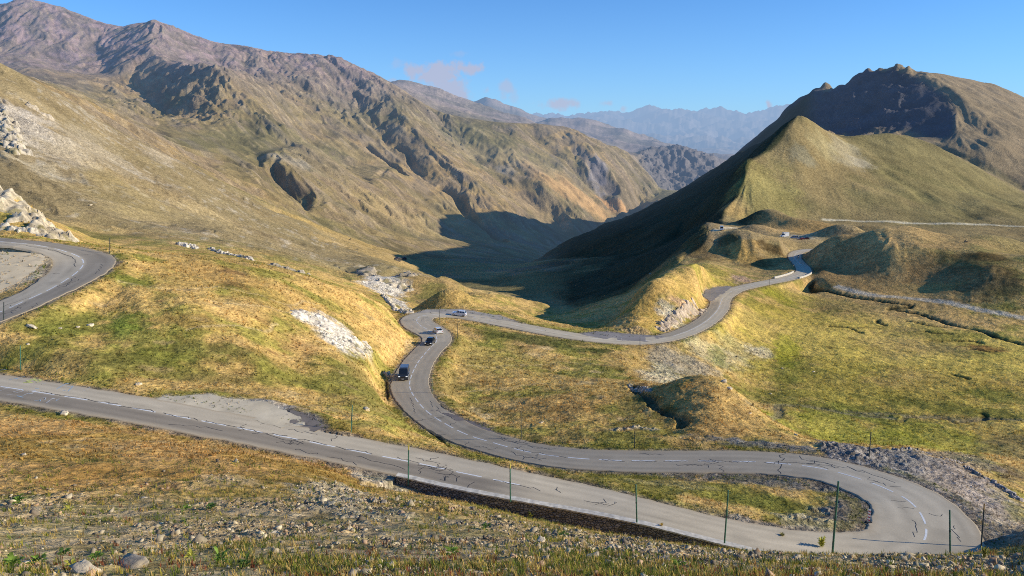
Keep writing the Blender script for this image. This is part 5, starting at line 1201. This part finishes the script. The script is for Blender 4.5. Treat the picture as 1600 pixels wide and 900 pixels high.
parked(1241, 372.5, math.radians(160), 'van', 'pale blue van parked beside the motorhome', 'van', 4.9, 1.95, 1.95, 1.1, 1.05, (1.7,1.0,-2.2,-2.35), paint('pale_blue_paint', (.35,.45,.52)))
parked(1252, 374.5, math.radians(185), 'car', 'dark red car parked next to the pale blue van', 'car', 4.4, 1.8, 1.5, .95, .88, (.95,.25,-1.3,-1.9), paint('dark_red_paint', (.16,.02,.03)))
parked(1259, 374.0, math.radians(170), 'car', 'maroon car at the right end of the parked row', 'car', 4.4, 1.8, 1.55, .95, .88, (.95,.25,-1.3,-1.9), paint('maroon_paint', (.10,.015,.025)))
pv = parked(1127.5, 359.5, math.radians(75), 'van', 'white van alone on the gravel track under the shaded peak', 'van', 5.2, 2.0, 2.5, 1.2, 1.15, (1.85,1.1,-2.4,-2.5), paint('white_van_paint', (.82,.82,.8)))

# rider near the last bend
loc, rz, gr = on_main(1247, 403.5, -1)
mc = empty('motorcycle', loc, rz); tag(mc, 'dark motorcycle at the last visible bend of the road', 'motorcycle')
for x_ in (-.72, .72):
    bm = bmesh.new(); add_tube(bm, (x_,-.07,.32), (x_,.07,.32), .32, .32, 20); wl = bm_obj('wheel', bm, TYRE, mc); bm = bmesh.new(); add_tube(bm, (x_,-.08,.32), (x_,.08,.32), .2, .2, 14); bm_obj('rim', bm, RIM, wl)
bm = bmesh.new(); prism(bm, [(-.5,.35),(.35,.35),(.6,.8),(.35,1.0),(.0,.86),(-.6,.88),(-.95,.95),(-.7,.7)], .36, bev=.05); bm_obj('body', bm, TRIM, mc)
bm = bmesh.new(); add_tube(bm, (.45,-.36,1.05), (.45,.36,1.05), .02, .02); add_tube(bm, (.72,0,.32), (.42,0,1.05), .04, .04); bm_obj('handlebar', bm, TRIM, mc)
bm = bmesh.new(); add_tube(bm, (.58,0,.86), (.68,0,.86), .1, .11, 14); bm_obj('headlight', bm, LAMP, mc)
def skin_person(name, joints, edges, mat):
    me = bpy.data.meshes.new(name); me.from_pydata([j[:3] for j in joints], edges, []); o = bpy.data.objects.new(name, me); C.objects.link(o)
    md = o.modifiers.new('skin', 'SKIN')
    for k, j in enumerate(joints): me.skin_vertices[0].data[k].radius = (j[3], j[3])
    me.skin_vertices[0].data[0].use_root = True
    o.modifiers.new('sub', 'SUBSURF').levels = 1; o.modifiers['sub'].render_levels = 1; me.materials.append(mat); return o
J = [(-.2,0,.95,.17),(-.08,0,1.2,.17),(.02,0,1.42,.17),(.05,0,1.54,.07),(.08,0,1.68,.105),(.03,.19,1.42,.075),(.22,.28,1.22,.055),(.42,.3,1.08,.045),(.03,-.19,1.42,.075),(.22,-.28,1.22,.055),(.42,-.3,1.08,.045),
     (-.16,.13,.93,.11),(.22,.2,.78,.09),(.02,.2,.36,.06),(.14,.2,.3,.05),(-.16,-.13,.93,.11),(.22,-.2,.78,.09),(.02,-.2,.36,.06),(.14,-.2,.3,.05)]
E = [(0,1),(1,2),(2,3),(3,4),(2,5),(5,6),(6,7),(2,8),(8,9),(9,10),(0,11),(11,12),(12,13),(13,14),(0,15),(15,16),(16,17),(17,18)]
pr = skin_person('person', J, E, simple('dark_riding_suit', (.02,.022,.026), .8)); pr.location = loc; pr.rotation_euler = (0,0,rz); tag(pr, 'rider in dark clothes and helmet sitting on the motorcycle', 'person')
bm = bmesh.new(); bmesh.ops.create_uvsphere(bm, u_segments=14, v_segments=10, radius=.15, matrix=Matrix.Translation((.09,0,1.72))); bm_obj('helmet', bm, TRIM, pr, True)

# ---- small stone hut in the valley, cairn on the right hillock
def hut(u, v, w, d_, h, label):
    p = hit(u, v); t = empty('stone_hut', p, .35); tag(t, label, 'hut')
    bm = bmesh.new(); add_box(bm, (0,0,h/2-.4), (w,d_,h+.8)); bm_obj('wall', bm, WALLM, t)
    bm = bmesh.new(); prism(bm, [(-w/2-.4,h),(w/2+.4,h),(w/2+.4,h+.2),(0,h+1.5),(-w/2-.4,h+.2)], d_+.8, bev=0); bm_obj('roof', bm, simple('slate_roofing', (.09,.09,.10), .8, nscale=2), t)
    bm = bmesh.new(); add_box(bm, (w*.1,-d_/2-.01,1.0), (1.0,.06,2.0)); bm_obj('door', bm, TRIM, t)
    for x_ in (-w*.3, w*.34):
        bm = bmesh.new(); add_box(bm, (x_,-d_/2-.01,1.5), (.8,.06,.8)); bm_obj('window', bm, GLASS, t)
hut(622, 407, 7, 5, 2.6, 'low stone hut with dark roof on the valley floor')
hut(632, 405.5, 5, 4, 2.2, 'smaller roofed shed just right of the stone hut')
p = hit(1509, 378.5)
if p is not None:
    pos = np.array([(0,0,.2),(.5,.1,.2),(-.5,0,.25),(.1,.3,.8),(-.2,-.1,.9),(.05,0,1.5),(.1,0,2.0)], np.float32); V_, F_, C_ = scatter_rocks(pos, np.array([.7,.6,.6,.55,.5,.45,.3]), stone_cols(7)*.6, TEMPL)
    o = tri_mesh('cairn', V_, F_, STONE, C_); o.location = p; tag(o, 'small stone cairn on the crest of the right hillock', 'cairn')

# ---- leafy plants of the foreground
LEAF = attr_material('broad_leaf', 6, .25, .6, 0, .35)
def leafy(u, v, n, ln_, col, label, seed, upright=.5, group='leafy plants in the foreground'):
    p = hit(u, v)
    if p is None: return
    p = p+Vector((0, 0, ln_*.3)); r = random.Random(seed); vs, fs, cs = [], [], []
    for k in range(n):
        a = r.uniform(0, 6.283); l = ln_*r.uniform(.6, 1.2); up = r.uniform(upright*.5, upright*1.3); w = l*r.uniform(.2,.3); st = r.uniform(0, .35)*ln_*1.5; hz = r.uniform(0, 1.0)*ln_*upright*1.6
        d = Vector((math.cos(a), math.sin(a), 0)); q = Vector((-math.sin(a), math.cos(a), 0)); b = len(vs); c = np.array(col)*r.uniform(.65, 1.4)
        for s, ww, zz in ((0,.12,0),(.35,1,.3+up*.5),(.7,.8,.32+up*.8),(1,.02,.2+up*.9)):
            c0 = d*(st+l*s)+Vector((0,0,hz+l*zz*up)); vs += [c0-q*w*ww+Vector((0,0,w*ww*.35)), c0, c0+q*w*ww+Vector((0,0,w*ww*.35))]; cs += [c]*3
        for s in range(3):
            for e in (0, 1): fs.append((b+s*3+e, b+s*3+e+1, b+s*3+e+4, b+s*3+e+3))
    o = tri_mesh('leafy_plant', np.array([v_[:] for v_ in vs]), np.array(fs), LEAF, np.array(cs)); o.location = p; tag(o, label, 'plant', group)
LG, YG, MG = alb(134,160,66), alb(190,186,80), alb(96,122,58)
for k, a in enumerate([(22,890,22,.15,LG,'broad leaved green plant in the bottom left corner',.6),(60,884,24,.14,LG,'low bright green plant second from the left corner',.5),(100,870,26,.13,MG,'dense green plant left of the grey rock',.5),(150,876,28,.13,LG,'sprawling green plant touching the grey rock on its left',.5),(112,890,20,.12,YG,'yellow green leaves at the very bottom left of the grey rock',.5),
      (345,882,20,.14,LG,'pale green plant standing right of the grey rock',.7),(385,888,20,.13,MG,'green plant among red weeds at bottom left of centre',.6),(300,872,16,.12,YG,'small yellow green plant right above the grey rock',.6),(30,790,26,.28,LG,'green weed clump on the left edge of the meadow',.6),(110,802,18,.2,YG,'yellowish weeds beside the left clump',.7),
      (330,795,34,.22,MG,'leafy green patch on the scree rim below the meadow',.4),(290,798,22,.2,LG,'light green patch left of the scree rim leaves',.4),(1283,856,90,.26,YG,'yellow green bush at the foot of the tallest pole',1.3),(1536,874,40,.09,alb(150,148,80),'upright yellow green plant at lower right',1.4),(1515,874,22,.08,alb(120,134,66),'green plant just left of the upright one at lower right',1.2),(1572,872,26,.08,alb(150,140,90),'pale weeds near the right frame edge',1.1),
      (830,810,24,.26,YG,'yellow weed tuft on the crest left of the dark wall',.9),(992,826,24,.24,YG,'yellow weed on the crest below the shaded wall',1.0),(1033,828,50,.16,alb(196,168,90),'tall straw coloured weed against the dark wall',1.4),(880,838,26,.18,MG,'dark green mat of leaves on the scree',.35),(760,828,26,.18,MG,'green mat of leaves in the middle of the foreground',.35),(705,868,22,.14,LG,'bright green leaves at bottom centre',.4),(1060,885,20,.12,LG,'green leaves at bottom right of centre',.4),(1222,838,60,.18,alb(170,160,90),'weeds on the inner verge of the hairpin island',.6)]):
    leafy(*a[:6], 500+k, a[6])
#@@END
# ------------------------------------------------------------------ camera, sky, sun
cam = bpy.data.cameras.new('camera'); co = bpy.data.objects.new('camera', cam); C.objects.link(co)
cam.sensor_width = 36; cam.lens = F/1600*36; cam.clip_start = .3; cam.clip_end = 120000
co.rotation_euler = (math.pi/2-PITCH, 0, 0)
sc = bpy.context.scene; sc.camera = co
w = bpy.data.worlds.new('World'); sc.world = w; w.use_nodes = True
nt = w.node_tree; bg = nt.nodes['Background']; N = nt.nodes.new; K = nt.links.new
sky = N('ShaderNodeTexSky'); sky.sky_type = 'NISHITA'; sky.sun_disc = False; sky.sun_elevation = SUN_EL; sky.altitude = 2500; sky.dust_density = .3; sky.ozone_density = 2.5
sun_dir = Vector((math.cos(SUN_EL)*math.cos(SUN_BACK), -math.cos(SUN_EL)*math.sin(SUN_BACK), math.sin(SUN_EL)))
sky.sun_rotation = math.atan2(sun_dir.x, sun_dir.y)
def M2(op, a, b=None):
    x = N('ShaderNodeMath'); x.operation = op
    for i, q in enumerate((a, b)):
        if q is None: continue
        if isinstance(q, (int, float)): x.inputs[i].default_value = q
        else: K(q, x.inputs[i])
    return x.outputs[0]
tc = N('ShaderNodeTexCoord'); sp = N('ShaderNodeSeparateXYZ'); K(tc.outputs['Generated'], sp.inputs[0])
caz = M2('ARCTAN2', sp.outputs[0], sp.outputs[1]); cel = M2('ARCSINE', sp.outputs[2])
cn = N('ShaderNodeTexNoise'); cn.inputs['Scale'].default_value = 55; cn.inputs['Detail'].default_value = 7; cn.inputs['Roughness'].default_value = .6; K(tc.outputs['Generated'], cn.inputs['Vector'])
cloud = None
for u_, v_, ru, rv, st in ((655,108,26,11,.75),(690,116,40,16,.95),(735,108,30,10,.9),(705,138,40,20,.75),(680,130,24,14,.5),(620,102,12,8,.25),(792,140,14,16,.5),(800,152,10,8,.3),(876,163,30,9,.7),(890,161,16,5,.6),(950,162,12,6,.5),(973,170,6,6,.5),(1201,165,5,8,.9),(612,128,8,5,.4),(720,84,14,5,.2)):
    x, y, z = P(u_, v_, 1.0); a = math.atan2(x, y); e = math.atan2(z, math.hypot(x, y))
    q = M2('SQRT', M2('ADD', M2('POWER', M2('MULTIPLY', M2('SUBTRACT', caz, a), F/ru), 2.0), M2('POWER', M2('MULTIPLY', M2('SUBTRACT', cel, e), F/rv), 2.0)))
    q = M2('ADD', M2('SUBTRACT', 1.0, q), M2('MULTIPLY', M2('SUBTRACT', cn.outputs[0], .5), 3.2))
    r = N('ShaderNodeMapRange'); r.interpolation_type = 'SMOOTHSTEP'; r.inputs[1].default_value = -.2; r.inputs[2].default_value = .8; r.inputs[4].default_value = st; K(q, r.inputs[0])
    cloud = r.outputs[0] if cloud is None else M2('MAXIMUM', cloud, r.outputs[0])
tint = N('ShaderNodeMix'); tint.data_type = 'RGBA'; tint.blend_type = 'MULTIPLY'; tint.inputs[0].default_value = 1; K(sky.outputs[0], tint.inputs[6]); tint.inputs[7].default_value = SKY_TINT+(1,)
hz = M2('MULTIPLY', M2('POWER', 2.718, M2('MULTIPLY', M2('MAXIMUM', cel, 0.0), -9.0)), .85)
hm = N('ShaderNodeMix'); hm.data_type = 'RGBA'; K(hz, hm.inputs[0]); K(tint.outputs[2], hm.inputs[6]); hm.inputs[7].default_value = (3.3,5.0,6.7,1)
mixs = N('ShaderNodeMix'); mixs.data_type = 'RGBA'; K(M2('MINIMUM', M2('MULTIPLY', cloud, 1.15), .88), mixs.inputs[0]); K(hm.outputs[2], mixs.inputs[6]); mixs.inputs[7].default_value = (3.6,3.9,5.2,1)
K(mixs.outputs[2], bg.inputs[0]); bg.inputs[1].default_value = .13
sl = bpy.data.lights.new('sun', 'SUN'); so = bpy.data.objects.new('sun', sl); C.objects.link(so)
sl.energy = 5.0; sl.angle = math.radians(.5); sl.color = (1, .91, .74)
so.rotation_euler = sun_dir.to_track_quat('Z', 'Y').to_euler()
sc.view_settings.view_transform = 'Standard'; sc.view_settings.look = 'None'; sc.view_settings.exposure = 0

sc.cycles.use_denoising = False; sc.cycles.filter_width = 1.0; sc.cycles.max_bounces = 5; sc.cycles.diffuse_bounces = 2
